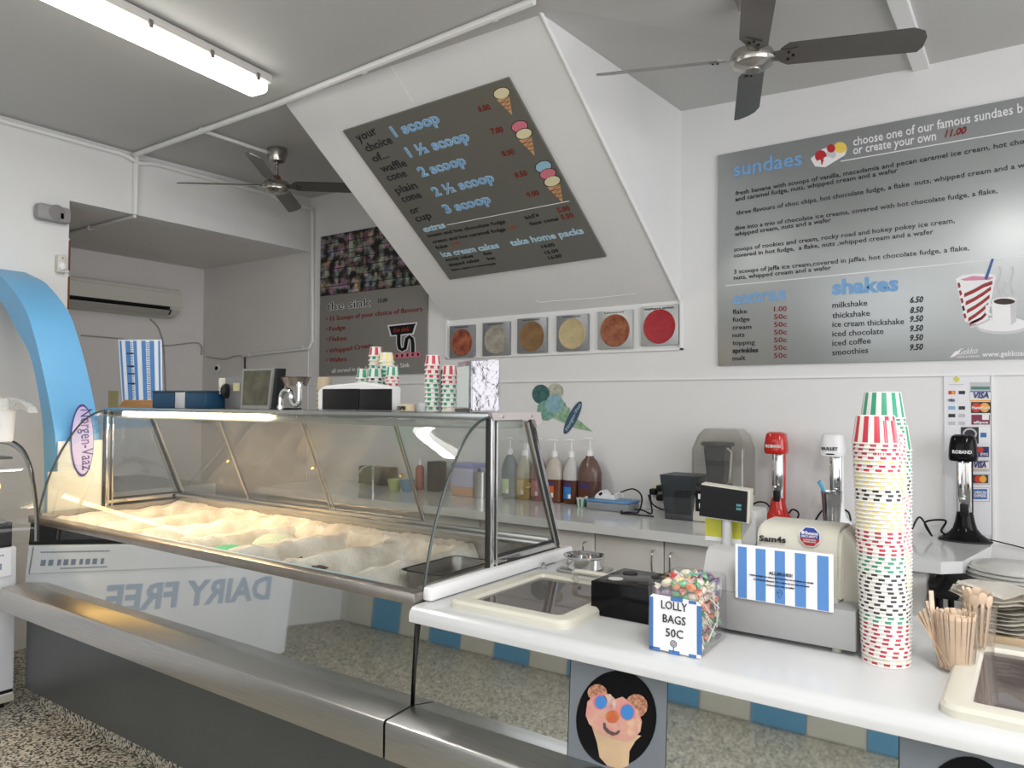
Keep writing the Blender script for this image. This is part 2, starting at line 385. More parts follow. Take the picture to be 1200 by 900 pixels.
FANM = mat('fan_steel', (.17, .165, .15), .33, .85, noise=.12, scale=4)
FANC = mat('fan_brushed', (.48, .46, .42), .25, 1)
def fan(label, C, zb_, tips, wid, droop):
    t = thing('ceiling_fan', label, 'ceiling fan', (C[0], C[1], CH))
    bm = new(); lathe(bm, [(.062, 0), (.066, -.02), (.05, -.075), (.02, -.085)], (C[0], C[1], CH), 24); obj('canopy', bm, FANC, t)
    bm = new(); cyl(bm, (C[0], C[1], CH-.08), (C[0], C[1], zb_+.03), .012); obj('down_rod', bm, FANC, t)
    bm = new(); lathe(bm, [(.02, .07), (.03, .05), (.032, .03)], (C[0], C[1], zb_), 20); obj('collar', bm, mat('fan_collar', (.12, .05, .03), .4), t)
    bm = new(); lathe(bm, [(.03, .035), (.075, .028), (.083, .012), (.083, -.006), (.078, -.012), (.076, -.022), (.05, -.036), (.03, -.040), (.028, -.044), (.004, -.045)], (C[0], C[1], zb_), 32); obj('motor', bm, FANC, t)
    for k, (a, ln) in enumerate(tips):
        bm = new(); ca, sa = math.cos(a), math.sin(a)
        X = Vector((ca, sa, 0)); Yv = Vector((-sa, ca, 0))
        th = R(-20); W = Yv*math.cos(th)+Vector((0, 0, 1))*math.sin(th); Nn = X.cross(W)
        o0 = Vector((C[0], C[1], zb_+.005)); pts = []
        prof = [(.10, -.028), (.13, -.05), (ln-.05, -.052), (ln-.012, -.035), (ln, -.01), (ln-.004, .03), (ln-.02, .05), (.13, .045), (.10, .028)]
        prism(bm, [o0+X*u+W*v*wid for u, v in prof], Nn*.004); bl = obj('blade', bm, FANM, t, smooth=False)
        bm = new(); prism(bm, [o0+X*u+W*v*wid+Nn*-.004 for u, v in ((.07, -.02), (.16, -.03), (.16, .025), (.07, .018))], Nn*.004); obj('blade_arm', bm, FANM, bl, smooth=False)
        bm = new()
        for u, v in ((.13, -.015), (.13, .015), (.148, 0)): p = o0+X*u+W*v*wid; cyl(bm, p-Nn*.008, p+Nn*.006, .005, n=8)
        obj('screw', bm, BLACK, bl)
    return t
def fan_angles(C, z, pts): return [((math.atan2(at(*p, 'z', z).y-C[1], at(*p, 'z', z).x-C[0])), (Vector(at(*p, 'z', z).xy)-Vector(C)).length) for p in pts]
C1 = (-.893, 2.862); A1 = fan_angles(C1, 2.735, [(706, 89), (1072, 44), (868, 137)])
ln = (A1[0][1]+A1[1][1]+A1[2][1])/3
fan('large steel ceiling fan close by, above the sundaes board', C1, 2.735, [(R(20+90*k), .605) for k in range(4)], 1.14, 0)
C2 = (-3.93, 2.975); A2 = fan_angles(C2, 2.765, [(210, 216), (425, 228), (346, 251)])
fan('smaller-looking steel ceiling fan far back, left of the sloping bulkhead', C2, 2.765, [(R(40+90*k), .605) for k in range(4)], 1.0, 0)

# ================================================================== BOARDS AND SIGNS ON THE WALLS
NB = Vector((0, -1, 0))
YB = BY-.018
def wt(body, p0, p1, material, parent, Y=YB, **k):
    return lettering(body, at(*p0, 'y', Y), at(*p1, 'y', Y), NB, material, parent, **k)
# ---- sundaes board
bm = new(); tl, br = at(841, 184, 'y', YB), at(840, 430.5, 'y', YB)
SB = thing('menu_board', 'wide brushed metal sundaes, extras and shakes menu board on the right of the back wall', 'menu board', (-.7, YB, 1.6))
box2(bm, (tl.x, YB, 1.612), (.42, BY-.001, 2.742), .001); obj('panel', bm, BOARD, SB)
YS = YB
def st(body, p0, p1, material, **k): return wt(body, p0, p1, material, SB, YS, **k)
st('sundaes', (860, 207), (940, 193), TXB, h=.075, bold=.012)
st('choose one of our famous sundaes be', (1000, 171), (1206, 130), TXW, h=.042, bold=.01)
st('or create your own', (1000, 181), (1097, 164), TXW, h=.042, bold=.01)
st('11.00', (1107, 161), (1133, 156), TXR, h=.031, bold=.03, shear=.3)
lines = [('fresh banana with scoops of vanilla, macadamia and pecan caramel ice cream, hot choc', 862, 229, 1206, 167),
 ('and caramel fudge, nuts, whipped cream and a wafer', 862, 236, 1052, 202),
 ('three flavours of choc chips, hot chocolate fudge, a flake  nuts, whipped cream and a wa', 863, 252, 1206, 195),
 ('dive into a trio of chocolate ice creams, covered with hot chocolate fudge, a flake,', 861, 270, 1169, 226),
 ('whipped cream, nuts and a wafer', 861, 277, 974, 260),
 ('scoops of cookies and cream, rocky road and hokey pokey ice cream,', 860, 295, 1119, 261),
 ('covered in hot fudge,  a flake, nuts ,whipped cream and a wafer', 860, 302, 1094, 274),
 ('3 scoops of jaffa ice cream,covered in jaffas, hot chocolate fudge, a flake,', 860, 321, 1136, 293),
 ('nuts, whipped cream and a wafer', 860, 328, 974, 316)]
for s_, a_, b_, c_, d_ in lines: st(s_, (a_, b_), (c_, d_), TXT, h=.0225, bold=.004)
st('extras', (859, 357), (921, 350), TXB, h=.066, bold=.02)
st('shakes', (975, 345), (1053, 340), TXB, h=.07, bold=.04)
for k, (n_, p_) in enumerate([('flake', '1.00'), ('fudge', '50c'), ('cream', '50c'), ('nuts', '50c'), ('topping', '50c'), ('sprinkles', '50c'), ('malt', '50c')]):
    y = 368+k*9.1; wd = {'flake': 17, 'fudge': 20, 'cream': 22, 'nuts': 14, 'topping': 26, 'sprinkles': 30, 'malt': 15}[n_]
    st(n_, (858.5, y), (858.5+wd, y-.8), TXT, h=.024, bold=.03 if n_ == 'sprinkles' else .004)
    st(p_, (907, y-3), (922, y-3.6), TXR, h=.025, bold=.01)
for k, (n_, p_, wd, dy) in enumerate([('milkshake', '6.50', 41, 0), ('thickshake', '8.50', 44, 12), ('ice cream thickshake', '9.50', 84, 22.3), ('iced chocolate', '9.50', 60, 33.5), ('iced coffee', '9.50', 45, 44.4), ('smoothies', '9.50', 42, 55.5)]):
    st(n_, (975.5, 361+dy), (975.5+wd, 358.5+dy-wd*.012), TXT, h=.028, bold=.006)
    st(p_, (1066.5, 355+dy), (1082, 354+dy), TXT, h=.027, bold=.03, shear=.25)
def sline(p0, p1, r=.0022):
    bm = new(); a, b = at(*p0, 'y', YS), at(*p1, 'y', YS); prism(bm, [a+Vector((0, -.001, r)), b+Vector((0, -.001, r)), b+Vector((0, -.001, -r)), a+Vector((0, -.001, -r))], (0, .001, 0)); obj('rule', bm, TXW, SB)
sline((985, 189), (1210, 150)); sline((850, 335), (1210, 300))
st('www.gekkoart', (1151, 418), (1206, 416.5), TXW, h=.022, bold=.02)
st('Gekko', (1123, 416), (1146, 414), TXW, h=.028, shear=.4)
st('SIGNS & DESIGN', (1121, 419.2), (1148, 418.2), TXW, h=.007, bold=.02)
def P_(px, py, Y=YS, o=.0012): v = at(px, py, 'y', Y); return v+Vector((0, -o, 0))
def pic(parent, parts, name='printed_picture', pf=P_):
    """flat printed picture: list of (material, [pixel polygon], layer)"""
    bm = new(); ms = []
    for mt, pts, ly in parts:
        if mt not in ms: ms.append(mt)
        q = [pf(*p, o=.0012+ly*.0005) for p in pts]
        bm.faces.new([bm.verts.new(v) for v in q]).material_index = ms.index(mt)
    return obj(name, bm, ms, parent, smooth=False)
def ell(cx, cy, rx, ry, n=14, rot=0): return [(cx+rx*math.cos(a)*math.cos(rot)-ry*math.sin(a)*math.sin(rot), cy+rx*math.cos(a)*math.sin(rot)+ry*math.sin(a)*math.cos(rot)) for a in [2*PI*k/n for k in range(n)]]
C_ = lambda n_, c: mat('ink_'+n_, c, .55)
ICE = C_('cream', (.72, .66, .42)); PINK = C_('pink', (.62, .18, .24)); SKY = C_('sky', (.30, .50, .62)); CONE = C_('cone', (.62, .36, .18)); CONED = C_('cone_line', (.25, .10, .06)); CHERRY = C_('cherry', (.45, .02, .03)); YEL = C_('yellow', (.80, .58, .10)); WHT = C_('white', (.78, .78, .78)); DKR = C_('maroon', (.30, .03, .03)); MAUVE = C_('mauve', (.60, .25, .36)); NAVY = C_('navy', (.05, .12, .30)); COF = C_('coffee', (.04, .02, .02)); SHD = C_('shade', (.55, .55, .56))
pic(SB, [(WHT, [(950, 186), (963, 175), (984, 168), (993, 174), (990, 182), (967, 196), (955, 195)], 0), (YEL, ell(985, 173, 7.5, 6.5), 1), (SHD, ell(974, 181, 6, 5), 1), (CHERRY, ell(962, 183, 7, 7), 2), (CHERRY, ell(974, 174, 5, 5), 2), (WHT, ell(970, 187, 5, 3.5), 3), (WHT, ell(961, 190, 3, 2.5), 3), (CHERRY, [(962, 187), (965, 187), (964, 193), (962.5, 193)], 4)])
# milkshake cup, coffee cup and saucer
parts = [(WHT, [(1120, 327), (1128, 322.5), (1145, 320.5), (1162, 321), (1167, 323.5), (1158, 372), (1156, 379), (1139, 379), (1131, 377), (1129, 372)], 0), (MAUVE, [(1126, 327.5), (1140, 323.5), (1165, 325), (1160, 328), (1130, 329)], 1), (NAVY, [(1162, 303), (1165, 303.5), (1157, 328), (1153.5, 327)], 3)]
for k in range(5):
    y = 330+k*9.5; x0 = 1130+k*1.6; pts = []
    for t_ in (0, .35, .7, 1): pts.append((x0+(1163-k*1.6-x0)*t_, y+14-18*t_+5*t_*(1-t_)))
    pts = [(px_, max(py_, 329)) for px_, py_ in pts]
    low = [(px_, min(py_+4.5, 378)) for px_, py_ in reversed(pts)]
    parts.append((DKR, pts+low, 2))
    parts.append((COF if k == 3 else DKR, [(1122+k*1.7, 332+k*9), (1124.5+k*1.7, 331+k*9), (1126+k*1.7, 336+k*9), (1123.5+k*1.7, 338+k*9)], 2))
parts += [(SHD, ell(1174, 383.5, 30, 8.5, 20), 3), (WHT, ell(1174, 380, 30, 8.5, 20), 4), (WHT, [(1162, 352), (1168, 349), (1184, 348), (1192, 351), (1191, 377), (1185, 381), (1168, 381), (1163, 377)], 6), (SHD, [(1184, 352), (1192, 351), (1191, 377), (1185, 381)], 7), (WHT, [(1155, 358), (1162, 356), (1162, 359), (1157, 360.5), (1157, 365), (1162, 368), (1162, 370.5), (1155, 368)], 6), (COF, ell(1177, 353.5, 12.5, 3.6), 8), (SHD, [(1136, 384), (1160, 373), (1161, 375), (1140, 385)], 5)]
for x0 in (1171, 1177, 1186):
    tp = 312 if x0 != 1177 else 330
    pts = [(x0+1.8*math.sin(k*.8)+(.8), tp+(346-tp)*k/10) for k in range(11)]
    parts.append((SHD, pts+[(a-1.2, b) for a, b in reversed(pts)], 5))
parts.append((WHT, [(1113, 419), (1119, 412), (1126, 410), (1124, 414), (1118, 418)], 1))
pic(SB, parts)
# ---- scoop board on the sloping bulkhead
bt = [atp(*p, TL, SN)+SN*.014 for p in ((403, 152), (597, 89.5), (711, 299), (528, 326))]
MB_ = thing('menu_board', 'dark grey scoop price menu board on the sloping bulkhead', 'menu board', tuple(sum(bt, Vector())/4))
bm = new(); prism(bm, bt, -SN*.012); obj('panel', bm, BOARDD, MB_, smooth=False)
def mt_(body, p0, p1, material, **k): return lettering(body, atp(*p0, bt[0], SN), atp(*p1, bt[0], SN), SN, material, MB_, **k)
for s_, a_, b_, c_, d_ in [('your', 421, 166, 443, 156), ('choice', 431, 178, 461, 167), ('of...', 439, 190, 457, 184), ('waffle', 449, 202, 478, 194), ('cone', 456, 212, 478, 206), ('plain', 466, 227, 490, 220), ('cone', 473, 237, 495, 231), ('or', 483, 251, 493, 248), ('cup', 489, 260, 507, 255)]:
    mt_(s_, (a_, b_), (c_, d_), TXT, h=.048, bold=.004)
for s_, a_, b_, c_, d_ in [('1 scoop', 464, 160, 516, 143), ('1 \u00bd scoop', 481, 184, 551, 164), ('2 scoop', 495, 207, 547, 192), ('2 \u00bd scoop', 511, 230, 580, 212), ('3 scoop', 524, 250, 576, 237)]:
    mt_(s_, (a_, b_), (c_, d_), TXB, h=.058, bold=.01, outline=TXLB)
for s_, x_, y_ in [('6.00', 562, 131), ('7.00', 577, 157), ('8.00', 590, 183), ('8.50', 605, 208), ('9.00', 619, 231), ('5.00', 655, 249), ('5.50', 659, 257)]:
    mt_(s_, (x_, y_), (x_+14, y_-3), TXR, h=.03, bold=.02)
for s_, a_, b_, c_, d_ in [('extras', 498, 272, 523, 266), ('ice cream cakes', 519, 301, 586, 290), ('take home packs', 600, 288, 685, 273)]:
    mt_(s_, (a_, b_), (c_, d_), TXLB, h=.042, bold=.03)
for s_, a_, b_, c_, d_ in [('cream and hot chocolate fudge', 502, 278, 593, 261), ('cream and hot caramel fudge', 508, 285, 593, 270), ('flake', 512, 292, 525, 289), ("kid's", 617, 257, 632, 253), ('face cone', 622, 264, 655, 258), ('14.00', 636, 291, 651, 288), ('15.00', 640, 298, 655, 295), ('16.00', 644, 304, 659, 301), ('scoop cakes', 523, 306, 555, 301), ('shaped cakes', 527, 312, 562, 306), ('from', 568, 299, 577, 297.5), ('from', 572, 305, 581, 303.5), ('(heart, square or round shapes)', 530, 317, 581, 309.5)]:
    mt_(s_, (a_, b_), (c_, d_), TXT, h=.024 if s_[0] != '(' else .014, bold=.004)
mt_('1.00', (597, 269), (606, 267), TXO, h=.022); mt_('1.00', (530, 288), (539, 286), TXO, h=.022)
a, b = atp(524, 263.5, bt[0], SN)+SN*.001, atp(667, 235.5, bt[0], SN)+SN*.001
bm = new(); tube(bm, [a, b], .0022, 4); obj('rule', bm, TXW, MB_)
def PM(px, py, o=.001): return atp(px, py, bt[0], SN)+SN*o
def conepic(x, y, scoops):
    parts = []; n_ = len(scoops); ax = (.55, 1)
    top = (x, y)
    for k, c_ in enumerate(scoops):
        parts.append((COF, ell(x+k*5.2, y+k*8.5, 10.4, 6.6 if k else 7.2, 12, -.25), k)); parts.append((c_, ell(x+k*5.2, y+k*8.5, 9.4, 5.8 if k else 6.4, 12, -.25), k+1))
    cx, cy = x+(n_-1)*5.2, y+(n_-1)*8.5
    parts.append((CONE, [(cx-6, cy+7.5), (cx+9, cy+3.5), (cx+12.5, cy+26)], 0))
    for k in range(3):
        t0 = .2+.22*k; L_ = lambda t: (cx-6+18.5*t, cy+7.5+18.5*t); Rr = lambda t: (cx+9+3.5*t, cy+3.5+22.5*t)
        a, b = L_(t0), Rr(t0); parts.append((CONED, [a, b, (b[0], b[1]+1), (a[0], a[1]+1)], 6))
        a, b = L_(t0), Rr(max(t0-.25, 0)); parts.append((CONED, [a, b, (b[0], b[1]+.9), (a[0], a[1]+.9)], 6))
    pic(MB_, parts, pf=PM)
conepic(588, 109, [ICE]); conepic(609, 148, [PINK, ICE]); conepic(637, 195, [SKY, PINK, ICE])
# ---- "the sink" board with the photo collage
KB = thing('menu_board', 'grey board headed the sink under a photo collage, left on the back wall', 'menu board', (-4, YB, 1.6))
X0_, X1_ = at(375, 360, 'y', YB).x, at(500, 380, 'y', YB).x
zt = at(377, 282, 'y', YB).z+.03; zm = .5*(at(376, 348, 'y', YB).z+at(492, 333, 'y', YB).z); z0_ = .5*(at(375, 447, 'y', YB).z+at(500, 430, 'y', YB).z)
bm = new(); box2(bm, (X0_, YB, z0_), (X1_, BY-.001, zt)); obj('panel', bm, BOARDG, KB, smooth=False)
PH = bpy.data.materials.new('photo_print'); PH.use_nodes = True; nt = PH.node_tree; b_ = nt.nodes['Principled BSDF']; b_.inputs['Roughness'].default_value = .4
tc = nt.nodes.new('ShaderNodeTexCoord'); vo = nt.nodes.new('ShaderNodeTexVoronoi'); vo.inputs['Scale'].default_value = 19; vo.inputs['Randomness'].default_value = 1
nz = nt.nodes.new('ShaderNodeTexNoise'); nz.inputs['Scale'].default_value = 15; nz.inputs['Detail'].default_value = 4
nt.links.new(tc.outputs['Object'], vo.inputs['Vector']); nt.links.new(tc.outputs['Object'], nz.inputs['Vector'])
mxn = nt.nodes.new('ShaderNodeMix'); mxn.data_type = 'RGBA'; mxn.blend_type = 'MULTIPLY'; mxn.inputs[0].default_value = 1
hs = nt.nodes.new('ShaderNodeHueSaturation'); hs.inputs['Saturation'].default_value = .45; hs.inputs['Value'].default_value = .62
rp = nt.nodes.new('ShaderNodeValToRGB'); rp.color_ramp.elements[0].position = .42; rp.color_ramp.elements[0].color = (.02, .015, .015, 1); rp.color_ramp.elements[1].position = .66; rp.color_ramp.elements[1].color = (1, .85, .8, 1)
nt.links.new(vo.outputs['Color'], hs.inputs['Color']); nt.links.new(nz.outputs[0], rp.inputs[0]); nt.links.new(hs.outputs[0], mxn.inputs[6]); nt.links.new(rp.outputs[0], mxn.inputs[7]); nt.links.new(mxn.outputs[2], b_.inputs['Base Color'])
bm = new(); nC = 7; dx = (X1_-X0_)/nC; nR = 7; dz = (zt-zm)/nR
for i in range(nC):
    for j in range(nR):
        box2(bm, (X0_+i*dx+.003, YB-.003-(i*7+j*3) % 3*.0006, zm+j*dz+.003), (X0_+(i+1)*dx-.003, YB, zm+(j+1)*dz-.003))
obj('photo_collage', bm, PH, KB, smooth=False, )
bm = new(); box2(bm, (X0_, YB-.0015, zm), (X1_, YB, zt)); obj('collage_backing', bm, BLACK, KB, smooth=False)
def kt(body, p0, p1, material, **k): return wt(body, p0, p1, material, KB, YB, **k)
kt('the sink', (383, 364), (434, 359), TXT, h=.062, outline=TXW, bold=0)
kt('15.00', (443, 355), (454, 353.5), TXT, h=.028, shear=.2, bold=.01)
for s_, a_, b_, c_, d_ in [('15 Scoops of your choice of flavours', 387, 376, 495, 364.5), ('Fudge', 386, 388, 405, 386), ('Flakes', 386, 400, 406, 398.5), ('Whipped Cream', 386, 414, 436, 407), ('Wafers', 386, 424.5, 406, 423)]:
    kt(s_, (a_, b_), (c_, d_), TXR, h=.034, bold=.01)
    v = at(383, (b_)-2.5, 'y', YB); bm = new(); lathe(bm, [(.009, 0), (.009, .002)], v, 10, Matrix.Rotation(R(90), 3, 'X')); obj('bullet', bm, TXO, KB)
kt('all served in the famous Kitchen Sink', (389, 437), (480, 430), TXW, h=.032)
def PK(px, py, o=.0015): return at(px, py, 'y', YB)+Vector((0, -o, 0))
def sinkpath(wd, pts):
    L_, R_ = [], []
    for i, p in enumerate(pts):
        a = pts[max(i-1, 0)]; b = pts[min(i+1, len(pts)-1)]; dx_, dy_ = b[0]-a[0], b[1]-a[1]; l_ = math.hypot(dx_, dy_); nx, ny = -dy_/l_*wd, dx_/l_*wd
        L_.append((p[0]+nx, p[1]+ny)); R_.append((p[0]-nx, p[1]-ny))
    return [(L_[i], L_[i+1], R_[i+1], R_[i]) for i in range(len(pts)-1)]
pp = [(467.5, 390), (467.5, 403), (468.5, 408), (471.5, 410), (475, 408), (476, 402), (477, 397), (480, 394.5), (483, 397), (484, 403), (484, 413)]
parts = [(TXW, [(454, 381), (489.5, 377.5), (488, 382), (485, 392), (457.5, 394.5)], 0), (BLACK, [(456, 382.5), (488, 379), (486, 382), (483.5, 390.5), (459, 393)], 1), (PINK, [(452, 415), (493, 412), (493, 418), (452, 421)], 1)]
parts += [(TXW, q, 0) for q in sinkpath(3.2, pp)]+[(BLACK, q, 2) for q in sinkpath(2.2, pp)]
parts += [(BLACK, [(458+k*6.2, 416-k*.45), (460.3+k*6.2, 415.8-k*.45), (460.3+k*6.2, 419-k*.45), (458+k*6.2, 419.2-k*.45)], 3) for k in range(6)]
pic(KB, parts, pf=PK)
kt('the sink', (461, 389.5), (481, 387.5), TXR, h=.03, bold=.04, off=.004)

# ---- six flavour tiles
tiles = [((526.7, 555.7, 381.2, 419.5), (.42, .13, .06), (.16, .03, .02), 'coral red mottled', .35, 'far left'), ((565.3, 597, 377.5, 417), (.40, .37, .31), (.25, .23, .19), 'pale grey speckled', .3, ''),
 ((606, 640.4, 372.5, 413.4), (.25, .145, .06), (.18, .095, .035), 'caramel brown', .3, ''), ((652, 689, 368.7, 411), (.52, .43, .24), (.44, .36, .19), 'creamy yellow', .3, ''),
 ((700.4, 741, 363.8, 408.3), (.36, .13, .06), (.20, .05, .02), 'terracotta orange', .3, ''), ((750.7, 795, 357.8, 404.5), (.40, .02, .03), (.33, .015, .025), 'raspberry red', .2, '')]
YT = BY-.02
for k, ((x0, x1, y0, y1), c1, c2, cn, nn, _) in enumerate(tiles):
    xc, yc = (x0+x1)/2, (y0+y1)/2
    A = at(x0, yc, 'y', YT); B = at(x1, yc, 'y', YT); zz0 = at(xc, y1, 'y', YT).z; zz1 = at(xc, y0, 'y', YT).z
    t = thing('flavour_tile', '%s round ice cream swatch on a small grey metal tile' % cn, 'wall tile', ((A.x+B.x)/2, BY, (zz0+zz1)/2), 0, None)
    bm = new(); box2(bm, (A.x, YT, zz0), (B.x, BY-.001, zz1), .002); obj('plate', bm, mat('tile_plate_light', (.46, .48, .47), .4, .5) if k > 3 else mat('tile_plate', (.27, .28, .29), .4, .5), t)
    wd = B.x-A.x; hh = zz1-zz0; cz = zz0+hh*.47
    bm = new(); lathe(bm, [(wd*.425, 0), (wd*.425, .002), (wd*.41, .006), (wd*.38, .004)], ((A.x+B.x)/2, YT+.001, cz), 32, Matrix.Rotation(R(90), 3, 'X'), sy=1)
    obj('swatch', bm, mat('swatch_%d' % k, c1, .5, color2=c2, scale=22, bump=.5, bscale=60), t)
    nm = ['hokey pokey', 'vanilla bean', 'chocolate', 'french vanilla', 'rocky road', 'raspberry sorbet'][k]
    if k == 5: lettering(nm, (A.x+wd*.1, YT, zz1-.022), (B.x-wd*.12, YT, zz1-.022), NB, TXT, t, h=.013, bold=.01)
    else:
        bm = new()
        for i in range(9): box2(bm, (A.x+wd*(.2+i*.065), YT-.001, zz1-.016), (A.x+wd*(.2+i*.065+.04), YT, zz1-.009))
        obj('small_print', bm, TXT, t, smooth=False)

# ---- cone sticker on the wall
CS = thing('wall_sticker', 'flat green and blue ice cream cone sticker with a dark oval, above the pump bottles', 'wall sticker', tuple(at(655, 480, 'y', BY)))
def PC(px, py, o=.002): return at(px, py, 'y', BY)+Vector((0, -o, 0))
def CM(n_, a, b): return mat('sticker_'+n_, a, .6, color2=b, scale=30)
cg1, cg2, cg3, cg4, cg5 = CM('dark', (.06, .16, .15), (.03, .09, .08)), CM('white', (.55, .55, .46), (.30, .30, .20)), CM('mint', (.24, .44, .36), (.12, .28, .22)), CM('blue', (.30, .47, .54), (.2, .36, .44)), CM('waffle', (.40, .55, .36), (.25, .42, .22))
cone_ = [(656, 462), (665, 478), (672, 487), (695, 506), (675, 502), (646, 489)]
parts = [(cg1, ell(634, 462, 10.5, 11.5), 1), (cg2, ell(651, 459, 9.8, 10), 0), (cg3, ell(640, 481, 10.8, 12), 2), (cg5, cone_, 1), (cg4, ell(650, 473.5, 10.2, 11.5), 3)]
for k in range(7):
    a = (658+k*4.6, 466+k*5.5); b = (650+k*6.0, 489+k*2.1)
    parts.append((cg3, [a, b, (b[0]+1, b[1]+.3), (a[0]+.8, a[1]+.8)], 4))
for k in range(4):
    a = (652+k*2.5, 488-k*5.5); b = (676+k*.5, 502-k*3.5)
    parts.append((cg3, [a, b, (b[0], b[1]-1), (a[0], a[1]-1)], 4))
parts.append((mat('sticker_navy', (.05, .09, .14), .5), ell(671.5, 489.5, 5.5, 21.5, 20, .47), 6))
pic(CS, parts, pf=PC)
# lettering along the tilted oval
o_ = lettering('Norgen-Vaaz', PC(665.5, 505), PC(681.5, 474), NB, TXLB, CS, h=.022, off=.003, label='pale script lettering on the dark oval')

# ---- payment stickers by the black mixer
PB = thing('sticker_sheet', 'white sheet of payment card stickers behind the black milkshake mixer', 'sticker sheet', tuple(at(1135, 520, 'y', BY)))
a = at(1106, 436, 'y', BY-.006); b = at(1162, 600, 'y', BY-.006); zb_ = at(1135, 625, 'y', BY-.006).z
bm = new(); box2(bm, (a.x, BY-.006, zb_), (b.x, BY-.0005, at(1135, 435, 'y', BY-.006).z)); obj('sheet', bm, mat('sheet_plastic', (.74, .74, .76), .35), PB, smooth=False)
YP = BY-.0065
def PPp(px, py, o=.001): return at(px, py, 'y', YP)+Vector((0, -o, 0))
rc = lambda x0, y0, x1, y1: [(x0, y0), (x1, y0), (x1, y1), (x0, y1)]
INK = {n_: C_('p_'+n_, c) for n_, c in dict(black=(.03, .03, .04), white=(.78, .78, .78), red=(.60, .05, .02), orange=(.85, .38, .05), mar=(.22, .03, .07), blue=(.05, .15, .45), lblue=(.2, .42, .62), green=(.08, .22, .16), navy=(.03, .04, .16), yel=(.62, .60, .10), grey=(.5, .5, .52)).items()}
parts = [(INK['grey'], rc(1108, 437.5, 1158, 438.8), 0), (INK['yel'], [(1121, 440.5), (1125, 444.5), (1121, 448.5), (1117, 444.5)], 0), (INK['grey'], rc(1112, 450.3, 1130, 451.1), 0),
 (INK['grey'], rc(1137, 448, 1161, 458.5), 0), (INK['green'], rc(1138, 453, 1160, 456.5), 1), (INK['blue'], rc(1137, 458.3, 1161, 459.5), 1), (INK['white'], rc(1137, 459.5, 1161, 468.6), 0), (INK['orange'], rc(1137, 468.6, 1161, 470), 1),
 (INK['black'], rc(1138, 471, 1161, 484), 0), (INK['red'], ell(1144, 477.5, 5.6, 5.6), 1), (INK['orange'], ell(1154, 477.5, 5.6, 5.6), 2),
 (INK['mar'], rc(1138.5, 486, 1160, 497.5), 0), (INK['white'], rc(1151, 486, 1159, 492), 1),
 (INK['black'], rc(1126, 500.5, 1147, 520), 0), (INK['grey'], ell(1136.5, 508.5, 8.5, 7), 1), (INK['black'], ell(1136.5, 508.5, 6.5, 5), 2), (INK['white'], rc(1147, 501, 1161, 520), 0), (INK['blue'], rc(1149, 507, 1156, 512.5), 1),
 (INK['navy'], rc(1142, 523.5, 1159, 535.5), 0), (INK['red'], ell(1148.5, 527, 4, 3.5), 1),
 (INK['grey'], rc(1138, 539, 1160, 552.5), 0), (INK['white'], rc(1139, 541, 1159, 550), 1), (INK['orange'], rc(1140, 549.5, 1158, 550.6), 2), (INK['navy'], rc(1140, 540.4, 1158, 541.4), 2),
 (INK['grey'], rc(1138, 555, 1160, 568), 0), (INK['black'], rc(1140, 556.5, 1158, 566), 1), (INK['red'], ell(1146, 561.5, 4.2, 4.2), 2), (INK['orange'], ell(1152, 561.5, 4.2, 4.2), 3),
 (INK['grey'], rc(1138, 571, 1160, 588), 0), (INK['white'], rc(1139, 572, 1159, 587), 1), (INK['blue'], rc(1141, 573, 1157, 585), 2)]
for k, (c1, c2) in enumerate([('red', 'black'), ('white', 'white'), ('lblue', 'black'), ('black', 'grey'), ('grey', 'grey')]):
    parts.append((INK[c1], rc(1111.5, 458+k*9, 1119.5, 462+k*9), 0)); parts.append((INK[c2], rc(1123.5, 458+k*9, 1131, 462+k*9), 0))
parts.append((INK['orange'], ell(1117, 460, 1.8, 1.8), 1))
pic(PB, parts, 'stickers', pf=PPp)
for s_, a_, c_, y_, m_ in [('VISA', 1141, 1159, 466.5, 'navy'), ('MasterCard', 1139, 1160, 479.3, 'white'), ('eftpos', 1141, 1158, 496.3, 'white'), ('VISA', 1142, 1156, 548, 'navy'), ('VISA', 1112, 1119, 470.5, 'navy'), ('AMERICAN', 1142, 1156, 578.5, 'white'), ('EXPRESS', 1142, 1156, 582.5, 'white'), ('EFTPOS', 1149, 1158, 534, 'white')]:
    lettering(s_, at(a_, y_, 'y', YP), at(c_, y_, 'y', YP), NB, INK[m_], PB, h=.026 if s_ == 'VISA' and a_ > 1130 else .012, bold=.03, shear=.2 if s_ == 'VISA' else 0, off=.004)

# ---- small wall things on the left wall and in the alcove
NX = Vector((1, 0, 0))
t = thing('emergency_light', 'grey plastic sounder box high on the left wall by the alcove opening', 'alarm box', tuple(at(60, 250, 'x', LX)))
A = at(38, 248, 'x', LX); B = at(83, 252, 'x', LX+.05); z1 = at(60, 240, 'x', LX+.05).z; z0 = at(60, 259, 'x', LX+.05).z
bm = new(); prism(bm, [(LX+.001, A.y, z0+.02), (LX+.001, A.y, z1-.01), (LX+.05, A.y+.03, z1), (LX+.07, A.y+.07, z1), (LX+.07, B.y, z1-.01), (LX+.001, B.y, z1-.01)][:1]+[(LX+.001, A.y, z1-.01), (LX+.001, B.y, z1-.01), (LX+.001, B.y, z0+.03)], (.03, 0, 0)); 
bm.free(); bm = new(); ym = (A.y+B.y)/2; zc = (z0+z1)/2; sy_ = (B.y-A.y); sz_ = z1-z0
box(bm, (LX+.035, ym, zc), (.066, sy_, sz_), .02, seg=2); obj('case', bm, mat('sounder_grey', (.30, .29, .29), .5), t)
bm = new(); lathe(bm, [(.045, 0), (.045, .003), (.04, .004)], (LX+.066, ym+.01, zc+.005), 24, Matrix.Rotation(R(90), 3, 'Y')); obj('grille', bm, mat('sounder_grille', (.22, .21, .21), .6), t)
